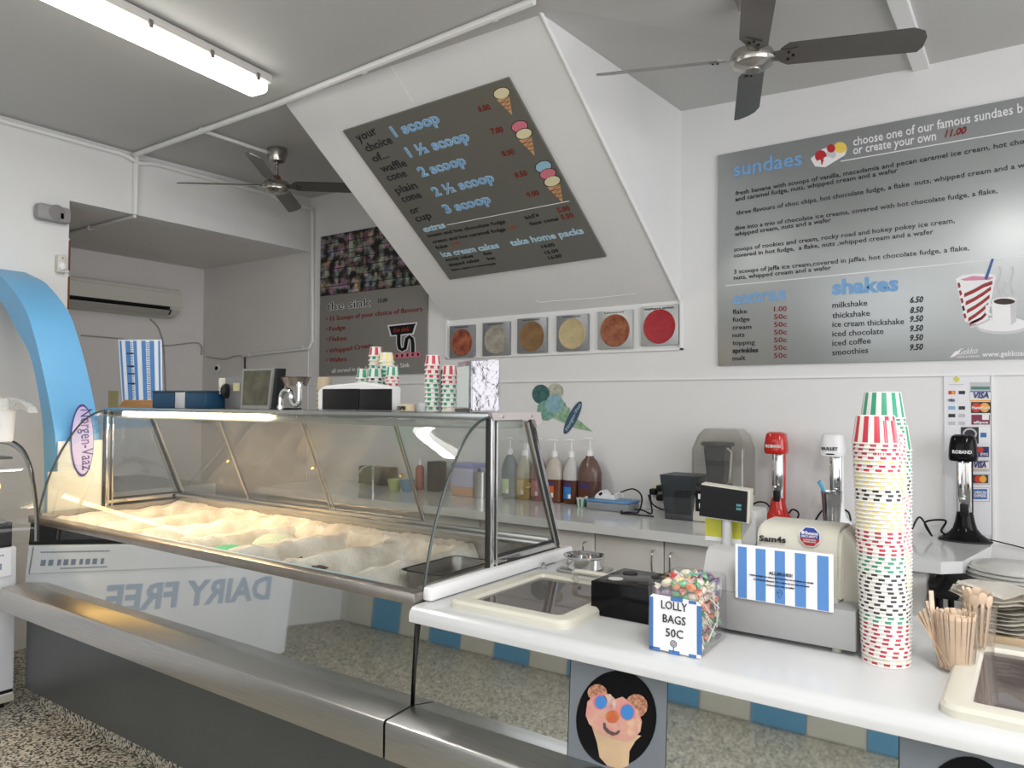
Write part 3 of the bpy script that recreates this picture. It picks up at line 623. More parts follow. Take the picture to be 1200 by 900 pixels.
bm = new(); box(bm, (LX+.068, B.y-.055, zc-.01), (.004, .02, .035), .002); obj('lens', bm, BLACK, t)
t = thing('motion_sensor', 'small off-white motion sensor on the left wall edge below the sounder', 'motion sensor', tuple(at(71, 310, 'x', LX)))
A = at(64, 310, 'x', LX); B = at(78, 310, 'x', LX+.03); zc = at(71, 310, 'x', LX).z
bm = new(); box(bm, (LX+.02, (A.y+B.y)/2, zc), (.038, B.y-A.y, .105), .008); obj('case', bm, CREAM, t)
bm = new(); ellipsoid(bm, (LX+.04, (A.y+B.y)/2, zc-.015), (.018, .024, .028)); obj('lens', bm, WHITEP, t)
bm = new(); cyl(bm, (LX+.036, (A.y+B.y)/2, zc+.033), (LX+.0415, (A.y+B.y)/2, zc+.033), .004, n=8); obj('indicator', bm, BLACK, t)
yj = YOP
for nm, ya, yb_, in (('upper', 282, 321), ('lower', 324, 366)):
    t = thing('picture_frame', '%s of two brown pictures with white borders on the edge of the alcove opening' % nm, 'picture', tuple(at(79, (ya+yb_)/2, 'x', LX)))
    za, zb_ = at(80, ya, 'x', LX-.07).z, at(80, yb_, 'x', LX-.07).z
    bm = new(); box2(bm, (LX-.137, yj, zb_), (LX-.003, yj+.008, za)); box2(bm, (LX-.137, yj+.004, zb_), (LX-.13, yj+.05, za)); obj('border', bm, PAPER, t, smooth=False)
    bm = new(); box2(bm, (LX-.125, yj+.001, zb_+.01), (LX+.002, yj+.011, za-.01)); obj('picture', bm, mat('brown_picture', (.16, .04, .015), .5), t, smooth=False)
# air conditioner
t = thing('air_conditioner', 'long grey white split air conditioner on the alcove wall', 'air conditioner', (AX, 3.15, 2.1))
ya, yb_ = at(85, 340, 'x', AX+.2).y-.12, at(214, 350, 'x', AX+.2).y; zt = at(150, 331, 'x', AX+.2).z; zb_ = at(150, 366, 'x', AX+.2).z
ACM = mat('ac_plastic', (.58, .57, .51), .4)
prof = [(AX+.002, zb_), (AX+.09, zb_-.0), (AX+.16, zb_+.03), (AX+.195, zb_+.075), (AX+.20, zt-.03), (AX+.18, zt), (AX+.002, zt+.005)]
bm = new(); prism(bm, [(x, ya, z) for x, z in prof], (0, yb_-ya, 0)); bmesh.ops.bevel(bm, geom=bm.edges[:], offset=.012, segments=2, affect='EDGES'); obj('body', bm, ACM, t)
bm = new(); prism(bm, [(AX+.165, ya+.03, zb_+.018), (AX+.20, ya+.03, zb_+.07), (AX+.198, ya+.03, zb_+.085), (AX+.155, ya+.03, zb_+.03)], (0, yb_-ya-.12, 0)); obj('air_outlet', bm, BLACK, t, smooth=False)
bm = new(); prism(bm, [(AX+.18, ya+.04, zb_+.005), (AX+.215, ya+.04, zb_+.045), (AX+.212, ya+.04, zb_+.052), (AX+.176, ya+.04, zb_+.012)], (0, yb_-ya-.16, 0)); obj('louvre', bm, mat('ac_louvre', (.35, .34, .31), .4), t, smooth=False)
bm = new(); box2(bm, (AX+.196, yb_-.11, zb_+.06), (AX+.203, yb_-.05, zb_+.09)); obj('badge', bm, LGREYP, t)
# small things pinned in the alcove
t = thing('security_camera', 'small round black and white camera on the back wall above the steel box', 'camera', tuple(at(255, 431, 'y', BY-.01)))
c = at(255, 431.5, 'y', BY-.02); Mx = Matrix.Rotation(R(90), 3, 'X')
bm = new(); box(bm, (c.x, BY-.018, c.z), (.062, .02, .062), .012, Euler((0, R(45), 0))); obj('housing', bm, WHITEP, t)
bm = new(); lathe(bm, [(.018, 0), (.018, .01), (.01, .014)], (c.x, BY-.027, c.z), 20, Mx); obj('lens', bm, BLACKG, t)
t = tag(obj('yellow_notes', None or (lambda bm: (box2(bm, (AX+.001, at(127, 470, 'x', AX).y, at(131, 481, 'x', AX).z-.05), (AX+.006, at(138, 470, 'x', AX).y, at(131, 458, 'x', AX).z)), bm)[1])(new()), mat('yellow_paper', (.50, .45, .22), .6)), 'pale yellow note sheets on the alcove wall left of the striped sheet', 'paper note')

# ================================================================== BLUE ARCH AT THE LEFT
YA = 1.659
inn = [(0, 323), (8, 331), (17, 342), (25, 354), (33, 370), (42, 400), (50, 433), (57, 467), (63, 500), (65, 517), (65, 560), (64.5, 600)]
C1p = [at(*p, 'y', YA) for p in inn]; LEGX = C1p[-1].x
C2p = [at(*p, 'y', YA) for p in [(0, 352), (12, 372), (20, 388), (30, 405), (37, 423), (44, 455), (48, 480), (50.5, 505), (51.5, 535), (52, 567), (52, 600)]]
X2 = C2p[-1].x
o1 = [Vector((LX+.001, YA, C1p[0].z+.072))]+C1p[:-1]+[Vector((LEGX, YA, 0))]
o2 = [Vector((LX+.001, YA, C2p[0].z+.085))]+C2p[:-1]+[Vector((X2, YA, 0))]
WA = at(119, 530, 'x', LEGX).y-YA
ARCH = thing('arch', 'big blue curved arch rising by the left wall beyond the display freezer', 'arch', (LEGX, YA, 0))
ZW = at(75, 517, 'x', LEGX).z
def clip_strip(pts, lo, hi):
    out = []
    for a, b in zip(pts, pts[1:]):
        if a.z >= lo and a.z <= hi: out.append(a.copy())
        for zz in (lo, hi):
            if (a.z-zz)*(b.z-zz) < 0: t_ = (zz-a.z)/(b.z-a.z); out.append(a.lerp(b, t_))
    if lo <= pts[-1].z <= hi: out.append(pts[-1].copy())
    return out
# resample both curves to the same count
def resample(pts, n):
    L = [0]
    for a, b in zip(pts, pts[1:]): L.append(L[-1]+(b-a).length)
    out = []
    for k in range(n+1):
        s_ = L[-1]*k/n
        i = max(j for j in range(len(L)) if L[j] <= s_+1e-9); i = min(i, len(pts)-2)
        out.append(pts[i].lerp(pts[i+1], (s_-L[i])/(L[i+1]-L[i])))
    return out
ra, rb = resample(smooth_path(o1[:-1], 5)+[o1[-1]], 60), resample(smooth_path(o2[:-1], 5)+[o2[-1]], 60)
bm = new(); V4 = []
for a, b in zip(ra, rb): V4.append([bm.verts.new(a), bm.verts.new(a+Vector((0, WA, 0))), bm.verts.new(b+Vector((0, WA, 0))), bm.verts.new(b)])
for A, B in zip(V4, V4[1:]):
    for k in range(4): bm.faces.new((A[k], A[(k+1) % 4], B[(k+1) % 4], B[k]))
bm.faces.new(V4[0]); bm.faces.new(list(reversed(V4[-1]))); obj('arch_band', bm, BLUE, ARCH)
WPT = mat('arch_white_panel', (.72, .70, .64), .45, noise=.06, scale=9)
bm = new(); box2(bm, (LEGX+.001, YA+.002, .05), (LEGX+.012, YA+WA+.02, ZW), .002); obj('white_lower_panel', bm, WPT, ARCH)
OV = thing('oval_sign', 'tall lilac oval sign with vertical dark lettering on the blue arch leg', 'sign', (LEGX+.012, YA+.15, 1.2))
def PA(px, py, o=0): v = at(px, py, 'x', LEGX+.014); return v+Vector((o, 0, 0))
pts = [PA(96+13.5*math.cos(a), 516+42.5*math.sin(a)) for a in [2*PI*k/36 for k in range(36)]]
cpt = sum(pts, Vector())/36
bm = new(); prism(bm, pts, (.004, 0, 0)); obj('rim', bm, mat('oval_rim', (.06, .04, .22), .4), OV)
bm = new(); prism(bm, [cpt+(p-cpt)*.93+Vector((.004, 0, 0)) for p in pts], (.003, 0, 0)); obj('face', bm, mat('oval_face', (.46, .42, .66), .4), OV)
lettering('Norgen-Vaaz', PA(93.5, 480, .0075), PA(95.5, 551, .0075), NX, mat('oval_text', (.06, .04, .18), .5), OV, h=.055, off=.0005)
t = tag(obj('card', (lambda bm: (box2(bm, (-3.80, 1.62, .86), (-3.79, 1.80, at(75, 552, 'x', -3.79).z), .001), bm)[1])(new()), mat('cream_card', (.70, .66, .58), .5)), 'plain cream card standing inside the left end of the glass display', 'card')

# ================================================================== DISPLAY FREEZER
XR, XL, ZR = -1.41, -3.785, .875
YF = 1.546
prof = [(1.580, .878), (1.607, .999), (1.649, 1.114), (1.698, 1.209), (1.757, 1.294), (1.819, 1.342), (1.885, 1.362)]
FZ = thing('display_freezer', 'long stainless ice cream display freezer with curved glass front, left of the counter', 'display freezer', ((XR+XL)/2, 1.9, 0))
YR_ = 2.30
# body shell
bm = new(); box2(bm, (XL, 1.56, .10), (XR-.004, YR_, .50)); box2(bm, (XL, 1.57, .50), (XR-.004, YR_, .74)); obj('body', bm, STEELD, FZ, smooth=False)
bm = new(); box2(bm, (XL+.01, 1.60, 0), (XR-.02, YR_-.03, .10)); obj('plinth', bm, TERR, FZ, smooth=False)
bm = new(); box2(bm, (XL-.005, 1.543, .095), (XR-.004, 1.56, .47)); obj('kick_panel', bm, GUN, FZ, smooth=False)
# mirror-like lower panel, leaning a little
bm = new(); prism(bm, [(XL, 1.548, .848), (XL, 1.5296, .575), (XL, 1.545, .575), (XL, 1.563, .848)], (XR-XL-.002, 0, 0)); obj('front_panel', bm, MIRROR, FZ, smooth=False)
# ledge
LX0, LX1 = at(2, 690, 'z', .57).x-.01, XR
bm = new()
prism(bm, [(LX0, 1.535, .578), (LX0, 1.436, .572), (LX0, 1.430, .569), (LX0, 1.427, .562), (LX0, 1.427, .475), (LX0, 1.437, .472), (LX0, 1.535, .472)], (LX1-LX0-.002, 0, 0)); obj('ledge', bm, STEEL, FZ)
# rail above the panel
bm = new(); box2(bm, (XL-.005, 1.538, .846), (XR, 1.585, .878), .003); obj('front_rail', bm, mat('rail_steel', (.36, .33, .30), .35, .9, noise=.15, scale=12), FZ)
# basin walls
bm = new(); box2(bm, (XL+.01, 1.585, .70), (XR-.02, 1.60, .868)); box2(bm, (XL+.01, 2.25, .70), (XR-.02, 2.30, .895)); box2(bm, (XL+.005, 1.585, .70), (XL+.02, 2.29, .885)); box2(bm, (XR-.03, 1.585, .70), (XR-.006, 2.29, .885)); box2(bm, (XL, 1.57, .70), (XR-.006, 2.3, .715)); obj('basin', bm, STEEL, FZ, smooth=False)
bm = new(); box2(bm, (XL+.02, 2.235, .895), (XR-.03, 2.262, .915), .004); box2(bm, (XL+.02, 2.272, .895), (XR-.03, 2.296, .925), .004); obj('rear_rail', bm, STEEL, FZ)
bm = new(); box2(bm, (-2.95, 1.592, .869), (-1.62, 1.612, .873)); obj('pale_blue_strip', bm, mat('pale_blue_plastic', (.42, .58, .68), .5), FZ, smooth=False)
# frost mass
NXF, NYF = 210, 42
x0f, x1f, y0f, y1f = XL+.03, XR-.035, 1.602, 2.248
cells = [(-3.70+.322*k, -3.70+.322*(k+1)) for k in range(6)]
def hgt(x, y):
    v = min(1, max(0, (y-y0f)/(y1f-y0f)))
    h = .868-.012*v
    for a, b in cells:
        if a <= x <= b:
            u = (x-a)/(b-a); e = min(u, 1-u)*(b-a); ey = min(y-y0f-.0, y1f-.06-y)
            e = min(e, ey+.02)
            dd = min(1, max(0, (e-.018)/.075)); h -= .11*(dd*dd*(3-2*dd))
    if x > cells[-1][1]: 
        e = min(x-cells[-1][1], x1f-x+.02); dd = min(1, max(0, (e-.01)/.05)); h -= .10*dd
    h += .006*math.sin(x*23+y*9)*math.sin(y*31+x*7)+.003*math.sin(x*61)*math.sin(y*53)+rnd.uniform(-.0012, .0012)
    if v > .82: h += .02*(v-.82)/.18+rnd.uniform(-.004, .004)
    if x > -1.76 and y < 2.12: h = min(h, .768+.004*math.sin(x*40)*math.sin(y*37)+.10*max(0, -1.70-x)/.06*.8)
    if y < 1.66: h -= .03*(1.66-y)/.06
    return max(h, .735)
bm = new(); G = [[bm.verts.new((x0f+(x1f-x0f)*i/NXF, y0f+(y1f-y0f)*j/NYF, hgt(x0f+(x1f-x0f)*i/NXF, y0f+(y1f-y0f)*j/NYF))) for j in range(NYF+1)] for i in range(NXF+1)]
for i in range(NXF):
    for j in range(NYF): bm.faces.new((G[i][j], G[i+1][j], G[i+1][j+1], G[i][j+1]))
tag(obj('frost', bm, FROST, FZ), kind='stuff')
# canopy
YT0, YT1, ZT = 1.885, 2.10, 1.372
bm = new(); box2(bm, (XL-.005, YT0-.02, ZT-.016), (XR+.002, YT1+.035, ZT), .003); obj('top_shelf', bm, mat('shelf_steel', (.42, .44, .43), .25, .9), FZ)
bm = new(); box2(bm, (XL+.02, YT0+.03, ZT-.05), (XR-.01, YT1-.02, ZT-.018), .004); obj('canopy_tray', bm, mat('canopy_grey', (.40, .41, .38), .4, .5), FZ)
bm = new(); box2(bm, (-3.66, YT0+.005, ZT-.040), (-2.54, YT0+.028, ZT-.018), .004); obj('lamp_tube', bm, mat('display_lamp', (.9, .85, .7), .3, emit=(1, .86, .62), es=11), FZ)
for nm_, x_, p_ in (('display_lamp_light', -3.1, 7.5),):
    l = area(nm_, (x_, YT0+.05, ZT-.055), (0, 0, 0), 1.1, .05, p_, (1, .70, .40))
bm = new()
prism(bm, [(XR+.002, YT0-.015, ZT+.002), (XR+.002, YT1+.05, ZT+.002), (XR+.002, YT1+.062, ZT-.03), (XR+.002, YT1+.03, ZT-.05), (XR+.002, YT1+.015, ZT-.022), (XR+.002, YT0-.005, ZT-.022)], (.012, 0, 0)); obj('top_bracket', bm, mat('bracket_pale_metal', (.62, .56, .56), .35, .6), FZ, smooth=False)
for yy in (YT0+.045, YT1-.005):
    bm = new(); cyl(bm, (XR+.012, yy, ZT-.011), (XR+.018, yy, ZT-.011), .005, n=10); obj('screw', bm, STEEL, FZ)
# curved front glass with end strips and seams
cp = smooth_path([(0, y, z) for y, z in prof], 4)
def sheet_glass(x0, x1, nm):
    bm = new(); A = [bm.verts.new((x0, p.y, p.z)) for p in cp]; B = [bm.verts.new((x1, p.y, p.z)) for p in cp]
    for i in range(len(cp)-1): bm.faces.new((A[i], A[i+1], B[i+1], B[i]))
    return obj(nm, bm, GLASS, FZ)
sheet_glass(XL, XR+.0, 'curved_glass')
for x, nm in ((XL, 'glass_edge'), (XR, 'glass_edge')):
    bm = new(); tube(bm, [(x, p.y-.002, p.z) for p in cp], .0045, 6); obj(nm, bm, mat('glass_edge_green', (.045, .06, .058), .2), FZ)
# end frames: upright, sloping rear post, bottom bar, panes
for x, s in ((XL, 1), (XR, -1)):
    e = .008
    bm = new(); box2(bm, (x-e, YT0-.008, ZR), (x+e, YT0+.012, ZT-.016), .002); obj('end_upright', bm, CHROME, FZ)
    for dy in (-.018, .012):
        bm = new(); box2(bm, (x-e*.8, YT0+dy, ZR+.01), (x+e*.8, YT0+dy+.010, ZT-.018)); obj('gasket', bm, RUBBER, FZ, smooth=False)
    bm = new(); box2(bm, (x-e, YT0+.022, ZR), (x+e, YT0+.030, ZT-.03), .001); obj('end_upright', bm, CHROME, FZ)
    a, b = Vector((x, YT1+.01, ZT-.02)), Vector((x, 2.295, .905)); dv = (b-a); nn = Vector((0, dv.z, -dv.y)).normalized()
    for off_, wd, mt, nm in ((0, .014, CHROME, 'rear_post'), (-.016, .016, RUBBER, 'gasket'), (-.030, .010, STEEL, 'rear_post')):
        o_ = nn*off_*(1 if nn.y > 0 else -1)
        bm = new(); prism(bm, [a+o_-nn*wd/2, a+o_+nn*wd/2, b+o_+nn*wd/2, b+o_-nn*wd/2], (e*(1 if x == XR else -1), 0, 0)); obj(nm, bm, mt, FZ, smooth=False)
    for z_, h_, mt, nm in ((.905, .014, CHROME, 'bottom_bar'), (.890, .012, RUBBER, 'gasket'), (.920, .008, RUBBER, 'gasket')):
        bm = new(); box2(bm, (x-e*.7, YT0+.01, z_-h_/2), (x+e*.9, 2.29, z_+h_/2)); obj(nm, bm, mt, FZ, smooth=False)
    bm = new(); q = [bm.verts.new(v) for v in [(x, p.y, p.z) for p in cp[1:]]+[(x, YT0, .88), (x, 1.585, .88)]]; bm.faces.new(q); obj('end_glass', bm, GLASS, FZ, smooth=False)
    bm = new(); q = [bm.verts.new(v) for v in ((x, YT0+.03, .92), (x, 2.28, .92), (x, YT1, ZT-.03), (x, YT0+.03, ZT-.03))]; bm.faces.new(q); obj('end_glass', bm, GLASS, FZ, smooth=False)
# white end moulding with lock
bm = new(); box2(bm, (XR-.004, 1.575, .852), (XR+.030, 2.345, .892), .008); obj('end_moulding', bm, WHITEP, FZ)
bm = new(); c = at(634, 664, 'x', XR+.032); cyl(bm, (XR+.028, c.y, c.z), (XR+.040, c.y, c.z), .016, n=16); tube(bm, [(XR+.04, c.y-.005, c.z), (XR+.055, c.y-.005, c.z+.006), (XR+.055, c.y-.005, c.z-.02)], .004, 6); obj('lock', bm, CHROME, FZ)
# rear sliding doors
ra_, rb_ = Vector((0, YT1+.005, ZT-.03)), Vector((0, 2.285, .925))
xs_ = [XL+.01]+[at(p[0], p[1], 'y', 2.12).x for p in ((254, 497), (353, 503), (460, 512))]+[XR-.02]
for k in range(4):
    dy = .006*(k % 2)
    xa, xb = xs_[k], xs_[k+1]+.03*(k < 3)
    bm = new(); q = [bm.verts.new(v) for v in ((xa, ra_.y+dy, ra_.z), (xb, ra_.y+dy, ra_.z), (xb, rb_.y+dy, rb_.z), (xa, rb_.y+dy, rb_.z))]; bm.faces.new(q)
    dr = obj('sliding_door', bm, GLASSR, FZ, smooth=False)
    for x in (xa+.006, xb-.006):
        bm = new(); tube(bm, [(x, ra_.y+dy, ra_.z), (x, rb_.y+dy, rb_.z)], .004, 6); obj('door_edge', bm, STEEL, dr)
    bm = new(); p = ra_.lerp(rb_, .55); lathe(bm, [(.011, 0), (.011, .004), (.006, .006)], (xb-.05, p.y+dy-.006, p.z), 14, Matrix.Rotation(R(60), 3, 'X')); obj('finger_pull', bm, mat('brass_pull', (.5, .4, .18), .3, .8), dr)
# things in the freezer
def tub(name, label, cx, cy, z, rx, ry, m_, chips=None, grp=None):
    t = thing(name, label, 'ice cream', (cx, cy, z), 0, grp)
    bm = new(); N_ = 22
    for i in range(6):
        pass
    g = [[bm.verts.new((cx+rx*math.cos(2*PI*k/N_)*q, cy+ry*math.sin(2*PI*k/N_)*q, z+.03*(1-q*q)+rnd.uniform(-.002, .002)*(q < .99))) for k in range(N_)] for q in (1, .85, .65, .45, .25, .08)]
    for i in range(5):
        for k in range(N_): bm.faces.new((g[i][k], g[i][(k+1) % N_], g[i+1][(k+1) % N_], g[i+1][k]))
    bm.faces.new(g[-1]); obj('scooped_ice_cream', bm, m_, t)
    if chips:
        bm = new()
        for _ in range(26):
            a, q = rnd.uniform(0, 6.28), rnd.uniform(0, .9); box(bm, (cx+rx*q*math.cos(a), cy+ry*q*math.sin(a), z+.03*(1-q*q)+.002), (.008, .006, .006), rot=Euler((rnd.random()*3,)*3))
        tag(obj('chips', bm, chips, t, smooth=False), kind='stuff')
IC = lambda n_, c, c2: mat('ice_'+n_, c, .6, color2=c2, scale=40, bump=.8, bscale=120)
p = at(262, 646, 'z', .84); tub('ice_cream', 'bright green mint ice cream in the frosted tub toward the left', p.x, 1.72, .828, .115, .11, IC('mint', (.03, .48, .22), (.02, .36, .15)))
p = at(372, 663, 'z', .82); tub('ice_cream', 'dark brown crumbly chocolate ice cream in the middle frosted tub', p.x, 1.725, .826, .095, .10, IC('choc', (.10, .04, .02), (.04, .015, .01)), mat('choc_chip', (.05, .02, .01), .5))
p = at(180, 625, 'z', .84); tub('ice_cream', 'pale vanilla ice cream low in the leftmost frosted tub', p.x-.1, 1.80, .815, .12, .14, IC('van', (.70, .60, .42), (.6, .5, .34)))
p = at(360, 620, 'z', .84); tub('ice_cream', 'pale minty ice cream behind, beyond the brown chocolate', p.x, 2.03, .815, .11, .10, IC('pale', (.45, .58, .46), (.5, .55, .45)))
# steel pan
t = thing('steel_pan', 'empty rectangular stainless pan at the right end of the display freezer', 'pan', tuple(at(505, 690, 'z', .76)))
A, B, C, D_ = [at(*q_, 'z', .868) for q_ in ((470, 667), (512, 674), (569, 658), (535, 653))]
A, B, C, D_ = Vector((-1.700, 1.80, .862)), Vector((-1.545, 1.80, .862)), Vector((-1.545, 2.07, .862)), Vector((-1.700, 2.07, .862))
bm = new()
def ringq(zz, ins, rr=.03, n=5):
    x0, x1, y0, y1 = A.x+ins, B.x-ins, B.y+ins, C.y-ins; out = []
    for cx_, cy_, a0 in ((x1-rr, y1-rr, 0), (x0+rr, y1-rr, 90), (x0+rr, y0+rr, 180), (x1-rr, y0+rr, 270)):
        for k in range(n): a = R(a0+90*k/(n-1)); out.append(bm.verts.new((cx_+rr*math.cos(a), cy_+rr*math.sin(a), zz)))
    return out
rs = [ringq(.862, -.012), ringq(.862, 0), ringq(.775, .014), ringq(.772, .03)]
for a, b in zip(rs, rs[1:]):
    for k in range(len(a)): bm.faces.new((a[k], a[(k+1) % len(a)], b[(k+1) % len(a)], b[k]))
bm.faces.new(rs[-1]); bmesh.ops.solidify(bm, geom=bm.faces[:], thickness=.0015); obj('pan', bm, STEEL, t)

# ================================================================== SERVING COUNTER
CX0, CX1, CT = XR+.006, 1.25, .85
SC = thing('serving_counter', 'white topped serving counter with mirror-like front panels and steel ledge', 'counter', (0, 1.9, 0))
bm = new(); yb0, yb1 = 1.512, 2.24
pr = [(yb1, CT), (yb0+.028, CT), (yb0+.012, CT-.004), (yb0+.003, CT-.013), (yb0, CT-.026), (yb0+.001, CT-.04), (yb0+.006, CT-.043), (yb1, CT-.043)]
prism(bm, [(CX0, y, z) for y, z in pr], (CX1-CX0, 0, 0)); obj('countertop', bm, COUNTER, SC)
bm = new(); box2(bm, (CX0+.004, 1.56, .08), (CX1, 2.22, CT-.045)); obj('carcass', bm, mat('counter_body', (.55, .55, .55), .5), SC, smooth=False)
segs = [(CX0+.004, at(667, 790, 'y', 1.54).x, 'front_panel', MIRROR), (at(667, 790, 'y', 1.54).x, at(781, 820, 'y', 1.54).x, 'picture_panel', mat('panel_grey', (.16, .18, .20), .4)), (at(781, 820, 'y', 1.54).x, at(1053, 880, 'y', 1.54).x, 'front_panel', MIRROR), (at(1053, 880, 'y', 1.54).x, .32, 'picture_panel', MATS['panel_grey']), (.32, CX1, 'front_panel', MIRROR)]
pans = []
for x0, x1, nm, mt in segs:
    bm = new(); prism(bm, [(x0+.001, 1.548, .806), (x0+.001, 1.5324, .575), (x0+.001, 1.545, .575), (x0+.001, 1.563, .806)], (x1-x0-.002, 0, 0)); pans.append(obj(nm, bm, mt, SC, smooth=False))
bm = new(); prism(bm, [(CX0, 1.535, .578), (CX0, 1.436, .572), (CX0, 1.430, .569), (CX0, 1.427, .562), (CX0, 1.427, .475), (CX0, 1.437, .472), (CX0, 1.535, .472)], (CX1-CX0, 0, 0)); obj('ledge', bm, STEEL, SC)
bm = new(); box2(bm, (CX0+.004, 1.545, .08), (CX1, 1.56, .47)); obj('kick_panel', bm, GUN, SC, smooth=False)
bm = new(); box2(bm, (CX0+.004, 1.543, .803), (CX0+.16, 1.551, .807)); box2(bm, (CX0+.001, 1.538, .575), (CX0+.004, 1.55, .806)); obj('seal', bm, mat('old_sealant', (.03, .028, .025), .7), SC, smooth=False)
# the round pictures on the grey panels
PNn = Vector((0, -1, .0675)).normalized(); PP0 = Vector((0, 1.548, .806))
def PF(px, py, o=.001): return atp(px, py, PP0, PNn)+PNn*o
cpic = [(BLACKG, ell(722.5, 842, 47, 56.5, 40, .12), 0)]
sprk = mat('sprinkles', (.55, .30, .18), .6, color2=(.25, .08, .05), scale=160)
pinkice = mat('pink_ice', (.62, .25, .24), .5, color2=(.60, .36, .26), scale=45)
waf = mat('wafer_cone', (.60, .42, .26), .6, noise=.15, scale=10)
cpic += [(waf, [(693, 848), (752, 862), (745, 868), (738, 880), (737, 897), (727, 901), (712, 897), (703, 887), (700, 870)], 1),
 (sprk, ell(700.5, 811.5, 11.5, 10), 2), (sprk, ell(746, 827, 13.5, 14), 2),
 (pinkice, [(689, 822), (697, 815), (706, 812), (715, 813), (722, 819), (730, 816), (738, 822), (748, 832), (753, 845), (751, 857), (744, 864), (736, 868), (725, 866), (712, 862), (700, 856), (691, 848), (687, 838)], 3),
 (PINK, ell(704, 822, 8.8, 9.5), 4), (mat('candy_blue', (.05, .22, .55), .4), ell(705, 822.5, 7, 7.8), 5), (PINK, ell(736, 834, 9, 10), 4), (MATS['candy_blue'], ell(736, 834, 7.8, 9), 5),
 (mat('vanilla_smear', (.66, .50, .30), .5, color2=(.60, .30, .24), scale=60), [(735, 846), (748, 838), (752, 847), (750, 857), (742, 864), (735, 861)], 4), (mat('cream_smear', (.62, .50, .42), .5, color2=(.50, .20, .20), scale=50), [(708, 815), (716, 813), (722, 820), (722, 830), (714, 831)], 4), (mat('nose_orange', (.62, .20, .07), .5, color2=(.5, .12, .04), scale=40), ell(718.5, 839.5, 8, 7.5), 5), (mat('liquorice', (.10, .06, .06), .5), [(708, 846), (711, 847), (711, 851), (716, 856), (722, 858), (726, 855), (728, 856), (725, 860), (719, 861.5), (712, 858), (708, 853)], 6)]
pic(pans[1], cpic, 'round_picture', pf=PF)
pic(pans[3], [(BLACKG, ell(1131, 946, 52, 60, 40, .12), 0)], 'round_picture', pf=PF)

def slide_lid(label, A, xr, handle=None):
    """rectangular flap lid: A=(x0,y0) near left corner, size xr"""
    x0, y0, x1, y1 = A[0], A[1], xr[0], xr[1]
    t = thing('freezer_lid', label, 'freezer lid', ((x0+x1)/2, (y0+y1)/2, CT))
    def rr(zz, ins, r, n=5):
        out = []
        for cx_, cy_, a0 in ((x1-ins-r, y1-ins-r, 0), (x0+ins+r, y1-ins-r, 90), (x0+ins+r, y0+ins+r, 180), (x1-ins-r, y0+ins+r, 270)):
            for k in range(n): a = R(a0+90*k/(n-1)); out.append(bm.verts.new((cx_+r*math.cos(a), cy_+r*math.sin(a), zz)))
        return out
    bm = new(); rs = [rr(CT, 0, .035), rr(CT+.014, .0, .035), rr(CT+.021, .006, .03), rr(CT+.023, .014, .026), rr(CT+.021, .044, .018), rr(CT+.012, .049, .014), rr(CT+.002, .050, .014)]
    for a, b in zip(rs, rs[1:]):
        for k in range(len(a)): bm.faces.new((a[k], a[(k+1) % len(a)], b[(k+1) % len(a)], b[k]))
    obj('frame', bm, CREAM, t)
    bm = new(); box2(bm, (x0+.047, y0+.047, CT+.008), (x1-.047, y1-.047, CT+.012)); obj('window', bm, LIDG, t, smooth=False)
    bm = new(); box2(bm, (x0+.05, y0+.05, CT+.0005), (x1-.05, y1-.05, CT+.002)); obj('dark_inside', bm, mat('brown_inside', (.20, .165, .155), .4, color2=(.26, .22, .21), scale=5), t, smooth=False)
    if handle:
        bm = new(); tube(bm, smooth_path(handle, 5), .0075, 8); obj('handle', bm, CREAM, t)
p0 = at(537, 704, 'z', CT+.01); p1 = at(655, 735, 'z', CT+.01)
hz = CT+.02
slide_lid('cream framed lid with brown window in the counter, beside the display freezer', (-1.325, 1.575), (-.945, 2.03), [(-1.155, 1.985, hz-.003), (-1.158, 1.975, hz+.022), (-1.13, 1.965, hz+.030), (-1.04, 1.965, hz+.030), (-1.015, 1.975, hz+.022), (-1.015, 1.985, hz-.003)])
slide_lid('cream framed lid with brown window at the right end of the counter', (-.155, 1.545), (.42, 2.02), None)

# bowl on its steel stand
c = at(685, 672, 'z', CT); c = Vector((-1.235, 2.175, CT))
t = thing('steel_bowl', 'shallow round stainless bowl on the counter behind the left lid', 'bowl', tuple(c))
bm = new(); lathe(bm, [(.058, 0), (.062, .004), (.063, .034), (.070, .040), (.071, .043), (.067, .043), (.059, .036), (.057, .010), (.003, .008)], c+Vector((0, 0, .012)), 32, caps=False); obj('bowl', bm, CHROME, t)
bm = new(); box(bm, c+Vector((0, 0, .006)), (.15, .12, .010), .003); obj('base_plate', bm, STEEL, t)
bm = new(); cyl(bm, c+Vector((0, 0, .022)), c+Vector((0, 0, .040)), .012, .008); obj('centre_knob', bm, STEEL, t)
# black cone holder
A = at(692, 720, 'z', CT); zt = at(692, 680, 'y', A.y).z
t = thing('cone_holder', 'low black acrylic box with round holes on the counter beside the lolly jar', 'cone holder', (A.x+.13, A.y+.08, CT))
bx1 = A.x+.26; by1 = A.y+.19
bm = new(); box2(bm, (A.x, A.y, CT+.001), (bx1, by1, zt), .004); bxo = obj('box', bm, BLACKG, t)
for i in range(3):
    for j in range(2):
        cx, cy = A.x+.045+.085*i, A.y+.055+.085*j
        bm = new(); lathe(bm, [(.020, 0), (.020, .0012), (.016, .0014)], (cx, cy, zt-.0002), 20); obj('hole', bm, mat('hole_light', (.55, .55, .53), .5) if (i, j) == (0, 0) else RUBBER, t)
